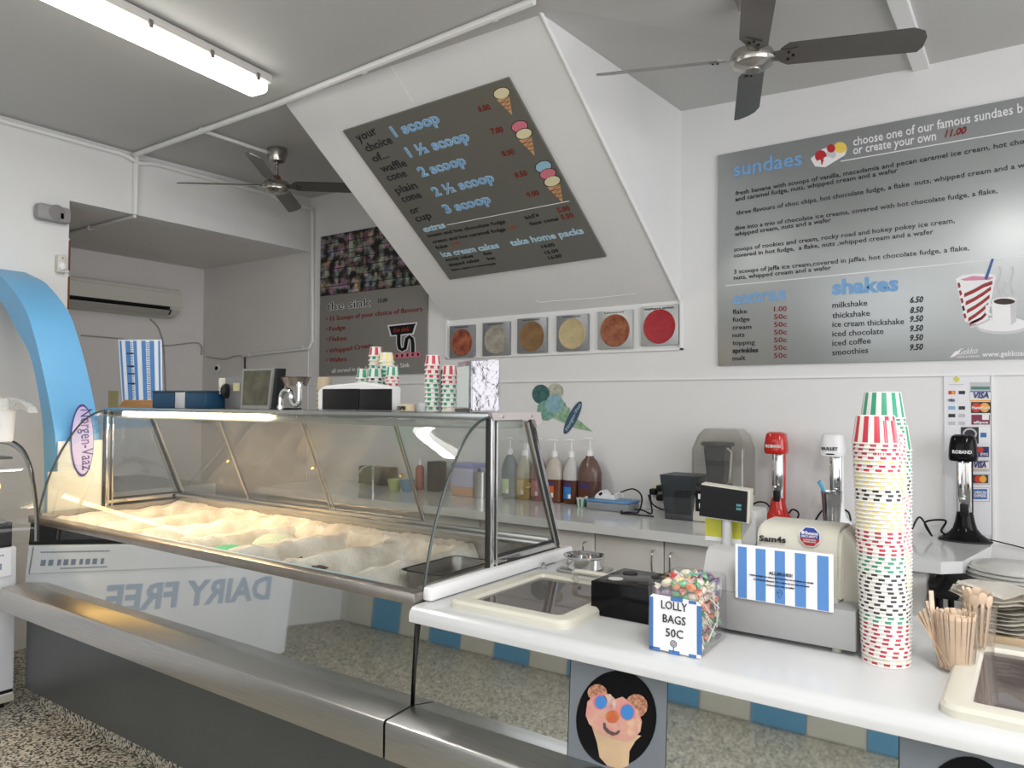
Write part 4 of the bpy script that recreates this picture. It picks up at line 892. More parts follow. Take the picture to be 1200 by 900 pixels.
# ---- lolly jar
A = at(762, 761, 'z', CT); B = at(820, 772, 'z', CT)
A.z = B.z = C.z = CT
ex = (B-A); W_ = ex.length; ex.normalize(); ey = Vector((-ex.y, ex.x, 0)); D_ = .185
H_ = .155
LJ = thing('lolly_jar', 'clear square jar packed with wrapped lollies on the counter, with a price sign', 'jar', tuple((A+B)/2+ey*D_/2))
ctr = (A+B)/2+ey*D_/2; ang = math.atan2(ex.y, ex.x)
bm = new(); Wj = W_+.018
for s in (0,):
    box(bm, ctr+Vector((0, 0, H_/2)), (Wj, D_, H_), .014, Euler((0, 0, ang)), 3)
for f in [f for f in bm.faces if f.calc_center_median().z > CT+H_-.001]: bm.faces.remove(f)
obj('jar_wall', bm, ACRYL, LJ)
def jl(u, v, z): return ctr+ex*u+ey*v+Vector((0, 0, z))
fr = -D_/2-.004
bm = new(); prism(bm, [jl(-W_/2+.002, fr, .006), jl(W_/2+.004, fr, .002), jl(W_/2+.004, fr, .118), jl(W_/2-.004, fr, .124), jl(-W_/2+.008, fr, .127), jl(-W_/2+.002, fr, .122)], -ey*.001); obj('paper_sign', bm, PAPER, LJ, smooth=False)
sg = LJ
for u0, u1, z0, z1 in ((-.5, -.42, .004, .12), (.46, .56, .01, .115), (-.5, -.28, .002, .01), (-.1, .12, .0, .009), (.3, .45, .001, .008), (-.06, .18, .117, .126), (.3, .45, .117, .124)):
    bm = new(); prism(bm, [jl(W_*u0, fr-.0012, z0), jl(W_*u1, fr-.0012, z0), jl(W_*u1, fr-.0012, z1), jl(W_*u0, fr-.0012, z1)], -ey*.0006); obj('blue_tape', bm, mat('blue_tape', (.06, .17, .42), .5), LJ, smooth=False)
for s_, u0, u1, z_ in (('LOLLY', -.25, .27, .098), ('BAGS', -.22, .24, .068), ('50C', -.16, .19, .038)):
    lettering(s_, jl(W_*u0, fr-.001, z_), jl(W_*u1, fr-.001, z_), -ey, TXT, LJ, h=.018, off=.0008)
bm = new(); cc = jl(.0, fr-.0022, .024)
for rr_ in (.007, .0035):
    tube(bm, [cc+ex*rr_*math.cos(a)+Vector((0, 0, rr_*math.sin(a))) for a in [2*PI*k/16 for k in range(16)]], .0007, 4, closed=True)
tube(bm, [cc+Vector((0, 0, -.007)), cc+Vector((0, 0, -.018))], .0008, 4); obj('lollipop_drawing', bm, TXT, LJ)
LC = [('red', (.55, .04, .04)), ('orange', (.75, .20, .05)), ('yellow', (.75, .60, .12)), ('green', (.06, .38, .16)), ('pink', (.70, .30, .35)), ('purple', (.16, .06, .16)), ('cream', (.75, .66, .50)), ('turquoise', (.15, .45, .45))]
protos = {}
def candy_mesh(c):
    bm = new(); ellipsoid(bm, (0, 0, 0), (.013, .009, .009), u=10, v=6)
    for s in (-1, 1):
        for k in range(5):
            a = 2*PI*k/5; b2 = 2*PI*(k+1)/5
            v0 = bm.verts.new((s*.011, 0, 0)); v1 = bm.verts.new((s*.024, .009*math.cos(a), .009*math.sin(a))); v2 = bm.verts.new((s*.021, .008*math.cos(b2), .008*math.sin(b2))); bm.faces.new((v0, v1, v2))
    return mesh('lolly', bm, mat('candy_'+c[0], c[1], .2, coat=.3, color2=tuple(min(1, x*.6+.25) for x in c[1]), scale=90))
STK = mat('lolly_stick', (.78, .74, .68), .5)
cand = {c[0]: candy_mesh(c) for c in LC}
bm = new(); cyl(bm, (0, 0, -.028), (0, 0, .028), .0018, n=6); stm = mesh('stick', bm, STK)
slots = []
for lv in range(7):
    z = .014+lv*.0215
    for i in range(4):
        for j in range(5):
            if lv < 6 and 0 < i < 3 and 0 < j < 4 and lv < 5: continue
            slots.append((-.028+i*.0187+rnd.uniform(-.002, .002), -.060+j*.030+rnd.uniform(-.004, .004), z+rnd.uniform(-.003, .004)))
order = ['cream', 'orange', 'green', 'yellow', 'cream', 'red', 'cream', 'purple', 'orange', 'green', 'yellow', 'cream', 'red', 'green', 'purple', 'pink', 'turquoise', 'cream']
for k, (u, v, z) in enumerate(slots):
    if z > .152: z = .150+rnd.uniform(-.002, .006)
    c_ = order[rnd.randrange(len(order))]
    o = bpy.data.objects.new('lolly', cand[c_]); col.objects.link(o); o.location = jl(u, v, z); o.rotation_euler = (rnd.uniform(-.5, .5), rnd.uniform(-.4, .4), (PI/2+rnd.uniform(-.7, .7)) if (abs(u) > .02 and abs(v) < .05) else rnd.uniform(-.5, .5)); o.scale = (1.2, 1.12, 1.12)
    lv_ = 'on top of the heap in' if z > .13 else ('in the upper half of' if z > .07 else 'low down in')
    tag(o, '%s wrapped lolly %s the clear square jar' % (c_, lv_), 'lolly', '%s lollies %s the clear jar' % (c_, lv_))
for k in range(9):
    o = bpy.data.objects.new('lolly_stick', stm); col.objects.link(o); o.location = jl(.062 if k % 2 else .050, -.055+k*.0105, .04+.03*(k % 3)); o.rotation_euler = (rnd.uniform(-1.1, 1.1), rnd.uniform(-.2, .2), 0)
    tag(o, 'pale lolly stick pressed against the side of the clear jar', 'lolly stick', 'lolly sticks at the side of the clear jar')
# ---- cash register
RG = thing('cash_register', 'beige and grey cash register on the counter behind the striped sign', 'cash register', (-.53, 1.97, CT))
Yr = 1.785; xr = at(1003, 740, 'y', Yr).x; xl = xr-.365
zt = at(1003, 717, 'y', Yr).z
bm = new(); box2(bm, (xl, Yr, CT+.012), (xr, Yr+.36, zt), .004); obj('cash_drawer', bm, mat('drawer_grey', (.33, .33, .33), .45), RG)
for x in (xl+.03, xr-.045):
    for y in (Yr+.03, Yr+.33):
        bm = new(); cyl(bm, (x, y, CT), (x, y, CT+.013), .011, n=14); obj('foot', bm, CREAM, RG)
# upper housing, rounded
yh = Yr+.05; zA = at(930, 612, 'y', yh+.06).z; x0 = at(886, 640, 'y', yh+.0).x; x1 = at(985, 640, 'y', yh).x
bm = new()
pr2 = [(yh, zt), (yh, zt+.06), (yh+.006, zA-.028), (yh+.018, zA-.010), (yh+.04, zA), (yh+.13, zA), (yh+.20, zA-.02), (yh+.26, zA-.06), (yh+.29, zt+.03), (yh+.29, zt)]
prism(bm, [(x0, y, z) for y, z in pr2], (x1-x0, 0, 0)); bmesh.ops.bevel(bm, geom=[e for e in bm.edges if abs(e.verts[0].co.x-e.verts[1].co.x) < 1e-5], offset=.008, segments=2, affect='EDGES'); obj('printer_housing', bm, BEIGE, RG)
# curved shoulder at the right
bm = new(); pr3 = [(x1-.002, zt), (x1-.002, zA-.004), (x1+.012, zA-.018), (x1+.026, zA-.045), (x1+.032, zt+.03), (x1+.033, zt)]
prism(bm, [(x, yh+.035, z) for x, z in pr3], (0, .20, 0)); obj('side_cover', bm, BEIGE, RG)
# keyboard deck at left (grey)
zl = at(835, 637, 'y', Yr+.12).z
bm = new(); prism(bm, [(xl+.005, Yr+.02, zt), (xl+.005, Yr+.06, zl-.01), (xl+.005, Yr+.075, zl), (xl+.005, Yr+.32, zl), (xl+.005, Yr+.34, zt)], (x0-xl-.006, 0, 0)); obj('keyboard_deck', bm, LGREYP, RG)
yb_ = Yr+.16; bm = new(); box2(bm, (at(826, 600, 'y', yb_).x, yb_, zl-.002), (at(886, 600, 'y', yb_).x, yb_+.10, at(850, 596, 'y', yb_).z), .006); obj('rear_housing', bm, LGREYP, RG)
a = at(826, 632, 'y', yb_-.002)
for xa_, xb_, nm in ((827, 846, 'yellow_label'), (857, 869, 'yellow_label')):
    bm = new(); box2(bm, (at(xa_, 620, 'y', yb_).x, yb_-.003, at(840, 629, 'y', yb_).z), (at(xb_, 620, 'y', yb_).x, yb_-.0005, at(840, 602, 'y', yb_).z)); obj(nm, bm, mat('label_yellow', (.60, .60, .06), .5), RG, smooth=False)
bm = new(); box2(bm, (at(827, 634, 'y', yb_).x, yb_-.003, at(840, 634, 'y', yb_).z), (at(869, 630, 'y', yb_).x, yb_-.0006, at(840, 629, 'y', yb_).z)); obj('white_label', bm, PAPER, RG, smooth=False)
pc = at(852, 630, 'y', yb_-.03); bm = new(); cyl(bm, (pc.x, yb_-.03, zl-.002), (pc.x, yb_-.03, at(852, 590, 'y', yb_-.03).z), .0125, n=20); obj('display_pole', bm, LGREYP, RG)
# customer display, turned a little
yd = yb_-.05
a1, a2, a3, a4 = at(818, 604, 'y', yd-.004), at(874, 612, 'y', yd+.012), at(877, 576, 'y', yd+.012), at(823, 568, 'y', yd-.004)
for p in (a1, a4): p.x = (a1.x+a4.x)/2+(p.x-(a1.x+a4.x)/2)*.4
for p in (a2, a3): p.x = (a2.x+a3.x)/2+(p.x-(a2.x+a3.x)/2)*.4
nd = (a2-a1).cross(a4-a1).normalized()
if nd.y > 0: nd = -nd
bm = new(); prism(bm, [a1+Vector((0, .001, -.003)), a2+Vector((.006, .001, -.003)), a3+Vector((.006, .001, .003)), a4+Vector((0, .001, .003))], -nd*.045); obj('display_housing', bm, BEIGE, RG, smooth=False)
bm = new(); prism(bm, [a1, a2, a3, a4], nd*.003); obj('display_screen', bm, BLACKG, RG, smooth=False)
DG = mat('display_digits', (.05, .2, .22), .4, emit=(.25, .75, .8), es=.35)
for k, s_ in enumerate(('00', '00')): 
    q0 = a1.lerp(a2, .78).lerp(a4.lerp(a3, .78), .38-k*.12+.1); lettering(s_, q0, q0+(a2-a1)*.1, nd, DG, RG, h=.006, off=.004)
lettering('Sam4s', at(890, 633.5, 'y', yh), at(921, 636, 'y', yh), NB, TXT, RG, h=.013, bold=.03, off=.001)
# security sticker octagon
oc = at(949, 629, 'y', yh-.001); ro = .0245
bm = new(); prism(bm, [oc+Vector((ro*1.03*math.cos(R(22.5+45*k)), 0, ro*math.sin(R(22.5+45*k)))) for k in range(8)], (0, -.0008, 0)); obj('sticker', bm, PAPER, RG, smooth=False)
oct_ = [(ro*.95*math.cos(R(22.5+45*k)), ro*.93*math.sin(R(22.5+45*k))) for k in range(8)]
cutz = -.004
up = [oc+Vector((x, -.0012, z)) for x, z in oct_ if z > cutz]; xm = ro*.88
upl = sorted([(x, z) for x, z in oct_ if z > cutz], key=lambda p: math.atan2(p[1]-cutz, p[0]))
bm = new(); prism(bm, [oc+Vector((xm, -.001, cutz))]+[oc+Vector((x, -.001, z)) for x, z in upl]+[oc+Vector((-xm, -.001, cutz))], (0, -.0005, 0)); obj('sticker_blue', bm, mat('badge_blue', (.02, .05, .30), .4), RG, smooth=False)
dnl = sorted([(x, z) for x, z in oct_ if z < cutz], key=lambda p: math.atan2(p[1]-cutz, p[0]))
bm = new(); prism(bm, [oc+Vector((-xm, -.001, cutz))]+[oc+Vector((x, -.001, z)) for x, z in dnl]+[oc+Vector((xm, -.001, cutz))], (0, -.0005, 0)); obj('sticker_red', bm, mat('badge_red', (.38, .02, .02), .4), RG, smooth=False)
lettering('Swann', oc+Vector((-.010, -.001, .005)), oc+Vector((.019, -.001, .005)), NB, TXW, RG, h=.0075, bold=.03)
lettering('SECURITY', oc+Vector((-.018, -.001, -.0015)), oc+Vector((.018, -.001, -.0015)), NB, TXW, RG, h=.0045, bold=.02)
lettering('24 HOUR VIDEO', oc+Vector((-.014, -.001, -.0085)), oc+Vector((.014, -.001, -.0085)), NB, TXW, RG, h=.003)
lettering('SURVEILLANCE', oc+Vector((-.014, -.001, -.013)), oc+Vector((.014, -.001, -.013)), NB, TXW, RG, h=.003)
bm = new(); lathe(bm, [(.004, 0), (.004, .001)], oc+Vector((-.015, -.0012, .009)), 14, Matrix.Rotation(R(90), 3, 'X')); obj('sticker_logo', bm, TXW, RG)
# striped allergy sign
ys = Yr-.006
SG = thing('allergy_sign', 'blue and white striped allergies card leaning on the cash register', 'sign', tuple(at(918, 700, 'y', ys)))
q = [at(861.5, 700, 'y', ys), at(976, 718, 'y', ys), at(977.5, 650, 'y', ys), at(862, 637, 'y', ys)]
q[0].x = q[3].x = (q[0].x+q[3].x)/2; q[1].x = q[2].x = (q[1].x+q[2].x)/2
bm = new(); prism(bm, q, (0, .0015, 0)); obj('card', bm, PAPER, SG, smooth=False)
for a, b in ((.03, .125), (.22, .325), (.42, .525), (.625, .735), (.845, .955)):
    lo = lambda t_: q[0].lerp(q[1], t_); hi = lambda t_: q[3].lerp(q[2], t_)
    bm = new(); prism(bm, [lo(a).lerp(hi(a), .01), lo(b).lerp(hi(b), .01), lo(b).lerp(hi(b), .955), lo(a).lerp(hi(a), .955)], (0, -.0006, 0)); obj('stripe', bm, STRIPE, SG, smooth=False)
def sgp(u, v): return q[0].lerp(q[1], u).lerp(q[3].lerp(q[2], u), v)
lettering('ALLERGIES!', sgp(.36, .515), sgp(.6, .515), NB, TXT, SG, h=.007)
for s_, u0, u1, v in (('Unfortunately, we cannot guarantee that our products are strictly', .16, .81, .45), ('free from all allergens. Our recipes do not nuts, but many', .2, .77, .38), ('components may possibly', .33, .62, .31)):
    lettering(s_, sgp(u0, v), sgp(u1, v), NB, TXT, SG, h=.0035)
cc = sgp(.47, .19)+Vector((0, -.001, 0)); bm = new(); tube(bm, [cc+Vector((.006*math.cos(a), 0, .006*math.sin(a)+.002)) for a in [PI*k/10 for k in range(11)]], .0005, 4); tube(bm, [cc+Vector((-.006, 0, .002)), cc+Vector((0, 0, -.012)), cc+Vector((.006, 0, .002)), cc+Vector((-.006, 0, .002))], .0005, 4); obj('cone_drawing', bm, TXT, SG)

# ================================================================== SECOND CABINET AT THE FAR LEFT
X9 = -3.845; Y9 = 1.50
DC = thing('display_cabinet', 'white cabinet with curved glass top at the far left edge, blue lettering on its front', 'display cabinet', (-4.2, .9, 0))
bm = new(); box2(bm, (LX+.02, -.05, .055), (X9, 1.52, .735), .012); obj('body', bm, mat('cabinet_white', (.74, .75, .78), .25), DC)
bm = new(); box2(bm, (LX+.05, .28, 0), (X9-.05, 1.50, .055)); box2(bm, (LX+.03, .26, .735), (X9-.012, 1.50, .845)); obj('black_base_and_rim', bm, BLACK, DC, smooth=False)
bm = new(); box2(bm, (X9-.01, .27, .605), (X9+.008, 1.495, .728), .003); obj('label_strip', bm, mat('strip_white', (.76, .77, .80), .4), DC, smooth=False)
bm = new()
for k in range(9): box2(bm, (X9+.008, 1.16+k*.034, .640), (X9+.009, 1.16+k*.034+(.022 if k % 3 else .016), .668))
for z_, n_ in ((.700, 26), (.622, 18)):
    for k in range(n_): box2(bm, (X9+.008, 1.14+k*.0125, z_), (X9+.009, 1.14+k*.0125+.009, z_+.007))
tag(obj('small_print', bm, mat('strip_print', (.22, .26, .34), .5), DC, smooth=False), kind='stuff')
lettering('DAIRY FREE', (X9, .12, .40), (X9, 1.12, .40), NX, mat('front_print_blue', (.40, .47, .57), .5), DC, h=.13, bold=.03)
bm = new(); c = at(6, 811, 'x', X9+.001); box2(bm, (X9, c.y-.04, c.z-.006), (X9+.003, c.y+.03, c.z+.008)); obj('vent_slot', bm, BLACK, DC, smooth=False)
bm = new(); c = at(6, 818, 'x', X9+.001); box2(bm, (X9, c.y-.04, c.z-.02), (X9+.002, c.y+.035, c.z+.012)); obj('rating_plate', bm, mat('plate_metal', (.45, .42, .36), .5), DC, smooth=False)
arc = [at(*p, 'y', Y9) for p in ((-6, 517), (4, 518), (15, 521), (26, 530), (33, 544), (38, 562), (41, 582), (43, 606), (43, 634))]
arc[0].z = arc[1].z+.001
sm = smooth_path([Vector((LX+.1, Y9, arc[0].z))]+arc, 4)
for dx_, r_, mt, nm in ((0, .009, mat('frame_grey', (.40, .42, .42), .3, .8), 'end_frame'), (.014, .004, RUBBER, 'gasket')):
    bm = new(); tube(bm, [p+Vector((dx_ if p.z < arc[2].z else dx_*.7, 0, dx_*(1 if p.z > arc[5].z else 0))) for p in sm], r_, 6); obj(nm, bm, mt, DC)
bm = new(); A_ = [bm.verts.new(p+Vector((.004, -.01, 0))) for p in sm]; B_ = [bm.verts.new(p+Vector((.004, -1.2, 0))) for p in sm]
for i in range(len(sm)-1): bm.faces.new((A_[i], A_[i+1], B_[i+1], B_[i]))
obj('curved_glass', bm, GLASS, DC)
bm = new(); box2(bm, (LX+.05, .4, 1.14), (arc[3].x-.02, Y9-.03, 1.15)); obj('top_shelf', bm, mat('dark_shelf', (.10, .10, .11), .3), DC, smooth=False)
bm = new(); box2(bm, (LX+.04, .35, .846), (X9-.02, Y9-.02, .86)); obj('deck', bm, STEEL, DC, smooth=False)
bm = new(); tube(bm, [(X9-.06, 1.46, .87), (X9-.2, 1.46, 1.14)], .006, 6); obj('glass_prop', bm, BLACK, DC)
bm = new(); cyl(bm, (-3.905, .75, 1.01), (-3.905, 1.46, 1.01), .014, n=10); obj('lamp_tube', bm, mat('warm_tube', (.9, .7, .3), .3, emit=(1, .56, .16), es=20), DC)
# white tub wrapped in clear plastic on top of it
zt_ = arc[1].z+.012
c = at(3, 520, 'y', 1.40); 
t = thing('plastic_tub', 'tall white plastic tub with crumpled clear wrap over its top, far left on the cabinet', 'tub', (c.x-.02, 1.40, zt_))
zt2 = at(3, 470, 'y', 1.40).z
bm = new(); lathe(bm, [(.040, 0), (.046, .004), (.056, zt2-zt_-.02), (.060, zt2-zt_-.018), (.060, zt2-zt_)], (c.x-.02, 1.40, zt_), 28); obj('tub', bm, WHITEP, t)
bm = new(); rr_ = random.Random(3); ring0 = []
for k in range(24):
    a = 2*PI*k/24; ring0.append([bm.verts.new((c.x-.02+q*math.cos(a), 1.40+q*math.sin(a), zt2+z_+rr_.uniform(-.006, .006))) for q, z_ in ((.03, .012), (.066, .010), (.068, -.02), (.075+rr_.uniform(0, .02), -.035))])
for k in range(24):
    for i in range(3): bm.faces.new((ring0[k][i], ring0[(k+1) % 24][i], ring0[(k+1) % 24][i+1], ring0[k][i+1]))
obj('plastic_wrap', bm, mat('wrap_film', (.62, .62, .60), .25, alpha=.55), t, smooth=False)
bm = new(); pts = [(at(x, y, 'y', 1.40)) for x, y in ((10, 468), (22, 470), (33, 477), (34, 484), (26, 480), (12, 481))]
prism(bm, [p+Vector((0, rr_.uniform(-.004, .004), 0)) for p in pts], (0, .03, 0)); bmesh.ops.triangulate(bm, faces=bm.faces[:]); bmesh.ops.subdivide_edges(bm, edges=bm.edges[:], cuts=2)
for v in bm.verts: v.co += Vector((rr_.uniform(-.002, .002), rr_.uniform(-.004, .004), rr_.uniform(-.003, .003)))
obj('loose_wrap', bm, MATS['wrap_film'], t, smooth=False)

# ================================================================== BACK COUNTER
BZ = .82
bm = new(); prism(bm, [(-4.45, BY-.002, BZ), (-4.45, 3.23, BZ), (-.31, 3.23, BZ), (-.245, 3.30, BZ), (-.175, 3.72, BZ), (-.175, BY-.002, BZ)], (0, 0, -.045))
wt_o = tag(obj('worktop', bm, mat('worktop_white', (.66, .67, .66), .15, noise=.05, scale=5, coat=.3), smooth=False), 'long off-white worktop along the back wall under the pump bottles and mixers', 'worktop')
bounds = [-4.4, -3.75]+[at(p, 640, 'y', 3.28).x for p in (453, 562, 697, 778)]+[-.36]
DOORM = mat('cupboard_white', (.62, .61, .58), .4)
for k in range(len(bounds)-1):
    a, b = bounds[k], bounds[k+1]
    wh = ['far left, behind the display freezer', 'second from the left, behind the display freezer', 'third from the left, behind the display freezer', 'just left of the first visible gap', 'below the small striped cup and blue lidded box', 'at the right end behind the lolly jar'][k]
    t = thing('base_cabinet', 'off-white base cupboard under the back worktop, '+wh, 'cabinet', ((a+b)/2, 3.5, 0))
    bm = new(); box2(bm, (a+.001, 3.30, .02), (b-.001, BY-.02, BZ-.05)); obj('carcass', bm, DOORM, t, smooth=False)
    bm = new(); box2(bm, (a+.003, 3.28, .08), (b-.003, 3.298, BZ-.052), .002); d_ = obj('door', bm, DOORM, t)
    hx = b-.045 if k in (1, 3, 4) else a+.045
    bm = new(); tube(bm, smooth_path([(hx, 3.28, BZ-.10), (hx, 3.25, BZ-.105), (hx, 3.245, BZ-.15), (hx, 3.25, BZ-.195), (hx, 3.28, BZ-.20)], 4), .005, 8); obj('handle', bm, CHROME, d_)
# low black rack with plastic lids
t = thing('storage_rack', 'low black rack right of the back worktop carrying clear plastic domes', 'rack', (.4, 3.1, 0))
bm = new(); box2(bm, (-.33, 3.16, .700), (1.2, 3.62, .715)); obj('shelf', bm, BLACK, t, smooth=False)
for x in (-.31, 1.18):
    for y in (3.18, 3.60): bm = new(); cyl(bm, (x, y, 0), (x, y, .70), .012, n=8); obj('leg', bm, BLACK, t)
bm = new(); box2(bm, (-.34, 3.15, .66), (-.32, 3.62, .74)); obj('rack_rail', bm, BLACK, t, smooth=False)
DOME = mat('milky_dome', (.62, .62, .58), .25, alpha=.9)
for s_, nm in enumerate(('left', 'right')):
    cx = -.085+s_*.34; n_ = 6
    for k in range(n_):
        z0 = .716+k*.0150
        bm = new(); lathe(bm, [(.152, 0), (.155, .003), (.147, .005), (.143, .012), (.135, .017), (.02, .019)], (0, 0, 0), 32)
        o = bpy.data.objects.new('plastic_dome', mesh('plastic_dome', bm, DOME)) if (k == 0 and s_ == 0) else bpy.data.objects.new('plastic_dome', dome_me)
        dome_me = o.data; col.objects.link(o); o.location = (cx+rnd.uniform(-.004, .004), 3.40, z0)
        tag(o, 'milky plastic dome lid in the %s pile on the low rack%s' % (nm, ', topmost' if k == n_-1 else ''), 'plastic lid', None if k == n_-1 else '%s pile of plastic domes' % nm)

# ---- pump bottles
bott = [(597.5, 17.3, 584, 513, (.11, .15, .16), (.15, .17, .15), 'dark bluish', (.48, .62, .35), .0), (614.5, 16.7, 586.5, 514, (.42, .40, .30), (.38, .25, .06), 'yellow', (.50, .36, .12), 0), (631, 16.6, 587, 513, (.34, .20, .18), (.30, .12, .12), 'pink', (.46, .20, .20), 0),
 (649.7, 20.5, 588.7, 515, (.50, .46, .40), (.12, .035, .015), 'brown topping, orange label', (.62, .12, .02), 1), (669.5, 18, 590.7, 515, (.55, .54, .52), (.10, .035, .02), 'brown topping, blue label', (.03, .20, .55), 1), (691, 26, 592, 513, (.14, .085, .07), (.10, .05, .04), 'chocolate brown with brown label', (.10, .035, .02), 1)]
lab = ['dark bluish pump bottle, leftmost behind the freezer end glass', 'yellow pump bottle, second behind the freezer end glass', 'pinkish pump bottle behind the sloping freezer post', 'pump bottle of brown topping with an orange label', 'slim pump bottle of brown topping with a blue label', 'big chocolate brown pump bottle, rightmost of the row']
for (px_, wpx, yb2, yt2, cu1, cl1, nm, lc, br), lb in zip(bott, lab):
    Yb = 3.815; c = at(px_, yb2-2, 'y', Yb); k1 = at(px_-wpx/2, 570, 'y', Yb).x; k2 = at(px_+wpx/2, 570, 'y', Yb).x; r_ = (k2-k1)/2; H = at(px_, yt2, 'y', Yb).z-BZ
    t = thing('pump_bottle', lb, 'bottle', (c.x, Yb, BZ+.001)); hb = H*.73
    up = mat('bottle_%d' % px_, cu1, .25, noise=.1, scale=12); lo = mat('syrup_%d' % px_, cl1, .2)
    lv = .50 if br else .48
    cc = (c.x, Yb, BZ+.001)
    sy = .75
    bm = new(); lathe(bm, [(r_*.9, 0), (r_, .006), (r_, hb*lv)], cc, 24, sy=sy); obj('syrup', bm, lo, t)
    bm = new(); lathe(bm, [(r_, hb*lv), (r_, hb*.66), (r_*.9, hb*.76), (r_*.62, hb*.90), (r_*.36, hb*.965), (r_*.34, hb)], cc, 24, sy=sy); obj('bottle_wall', bm, up, t)
    bm = new(); lathe(bm, [(.019, hb-.004), (.0185, hb+.022), (.012, hb+.030), (.009, hb+.032)], cc, 18); obj('cap', bm, WHITEP, t)
    bm = new(); cyl(bm, (c.x, Yb, BZ+hb+.03), (c.x, Yb, BZ+H-.008), .0045, n=8); obj('pump_stem', bm, WHITEP, t)
    bm = new(); tube(bm, [(c.x+.018, Yb, BZ+H-.006), (c.x-.01, Yb, BZ+H-.004), (c.x-.05, Yb-.004, BZ+H-.008), (c.x-.056, Yb-.004, BZ+H-.016)], [.008, .008, .006, .004], 8); obj('pump_nozzle', bm, WHITEP, t)
    bm = new(); x0, x1 = c.x-r_*.72, c.x+r_*.35; yl_ = Yb-r_*sy-.0015
    pts = [(x0+(x1-x0)*i/6) for i in range(7)]
    A_ = []; z0, z1 = BZ+.03, BZ+hb*(.46 if br else .44)
    for x in pts:
        yy = Yb-sy*math.sqrt(max(r_*r_-(x-c.x)**2, 0))-.0012; A_.append((bm.verts.new((x, yy, z0)), bm.verts.new((x, yy, z1)), bm.verts.new((x, yy, z0+(z1-z0)*.72))))
    for a, b in zip(A_, A_[1:]): bm.faces.new((a[0], b[0], b[2], a[2])); f = bm.faces.new((a[2], b[2], b[1], a[1])); f.material_index = 1
    obj('label', bm, [mat('blabel_%d' % px_, lc, .4), mat('blabel_top_%d' % (px_ if not br else 0), (.05, .03, .12) if br else tuple(min(1, v*1.1) for v in lc), .4)], t)
    bm = new(); box2(bm, (c.x+.002, Yb-r_*sy-.003, z0+.004), (c.x+.02, Yb-r_*sy-.001, z0+.028)); obj('barcode', bm, PAPER, t, smooth=False)
# small striped cup on the worktop
CW = mat('cup_white', (.72, .70, .66), .45)
CUPC = dict(red=mat('cup_red', (.50, .03, .06), .45), green=mat('cup_green', (.03, .30, .17), .45), yellow=mat('cup_yellow', (.78, .66, .24), .45), black=mat('cup_black', (.03, .03, .035), .45), pink=mat('cup_pink', (.72, .18, .24), .45), cream=mat('cup_cream', (.72, .62, .40), .45))
def cup_mesh(cn, h, r1, r2, n=24, rim=.003):
    """inverted paper cup: wide rim at the bottom, closed narrow end on top, broad vertical stripes"""
    bm = new(); n2 = n*2
    prof = [(r2*1.0, 0), (r2+rim, .0), (r2+rim*1.2, rim), (r2+.0002, rim*2)]
    lathe(bm, prof, n=n2, caps=False)
    A = [bm.verts.new((r2*math.cos(2*PI*k/n2), r2*math.sin(2*PI*k/n2), rim*2)) for k in range(n2)]
    B = [bm.verts.new((r1*math.cos(2*PI*k/n2), r1*math.sin(2*PI*k/n2), h-.002)) for k in range(n2)]
    D = [bm.verts.new((r1*.96*math.cos(2*PI*k/n2), r1*.96*math.sin(2*PI*k/n2), h)) for k in range(n2)]
    E = [bm.verts.new((r1*.93*math.cos(2*PI*k/n2), r1*.93*math.sin(2*PI*k/n2), h-.004)) for k in range(n2)]
    for k in range(n2):
        j = (k+1) % n2
        f = bm.faces.new((A[k], A[j], B[j], B[k])); f.material_index = 1 if k % 4 in (0, 1) else 0
        bm.faces.new((B[k], B[j], D[j], D[k])); bm.faces.new((D[k], D[j], E[j], E[k]))
    bm.faces.new(E)
    return mesh('paper_cup', bm, [CW, CUPC[cn]])
def stack(name_, where, base, lean, pitch, h, r1, r2, seq, group, n=24, cat='cup'):
    cache = {}
    N_ = len(seq)
    for k, cn in enumerate(seq):
        if cn not in cache: cache[cn] = cup_mesh(cn, h, r1, r2, n, min(.003, pitch*.2))
        o = bpy.data.objects.new(name_, cache[cn]); col.objects.link(o); u = k/max(1, N_-1)
        o.location = (base[0]+lean[0]*u+rnd.uniform(-.0006, .0006), base[1]+lean[1]*u+rnd.uniform(-.0006, .0006), base[2]+.0005+k*pitch); o.rotation_euler = (0, 0, rnd.uniform(0, 6.28) if k < N_-1 else .1)
        if k == N_-1: tag(o, '%s striped cup topping %s' % (cn, where), cat)
        else:
            part = 'upper' if u > .66 else ('middle' if u > .33 else 'lower')
            tag(o, '%s striped cup, %s part of %s' % (cn, part, where), cat, '%s cups, %s part of %s' % (cn, part, where))
def seq_px(spec, total):
    """spec: list of (share from the bottom, colour)"""
    out = []
    for n_, c_ in spec: out += [c_]*n_
    return out
ztop = 1.381; hc = .062; pit = .0093
s1 = seq_px([(1, 'red'), (1, 'cream'), (8, 'red'), (2, 'green'), (10, 'black'), (4, 'green'), (6, 'red'), (7, 'yellow'), (3, 'black'), (4, 'yellow'), (2, 'red'), (1, 'yellow'), (5, 'red')], 0)
pit = (ztop-hc-CT)/(len(s1)-1)
stack('paper_cup', 'the front tall cup stack', (-.277, 1.80, CT), (-.018, 0), pit, hc, .039, .047, s1, '')
b2 = at(1044, 780, 'z', CT); z2 = at(1033, 458, 'y', 1.93).z
s2 = seq_px([(8, 'black'), (3, 'green'), (10, 'yellow'), (14, 'pink'), (8, 'yellow'), (8, 'pink'), (5, 'green')], 0)
n2_ = int(round((z2-hc-CT)/pit))+1; s2 = (['black', 'green']*40)[:max(0, n2_-len(s2))]+s2[-n2_:]
x2b, x2t = at(1041, 700, 'y', 1.93).x, at(1034, 480, 'y', 1.93).x
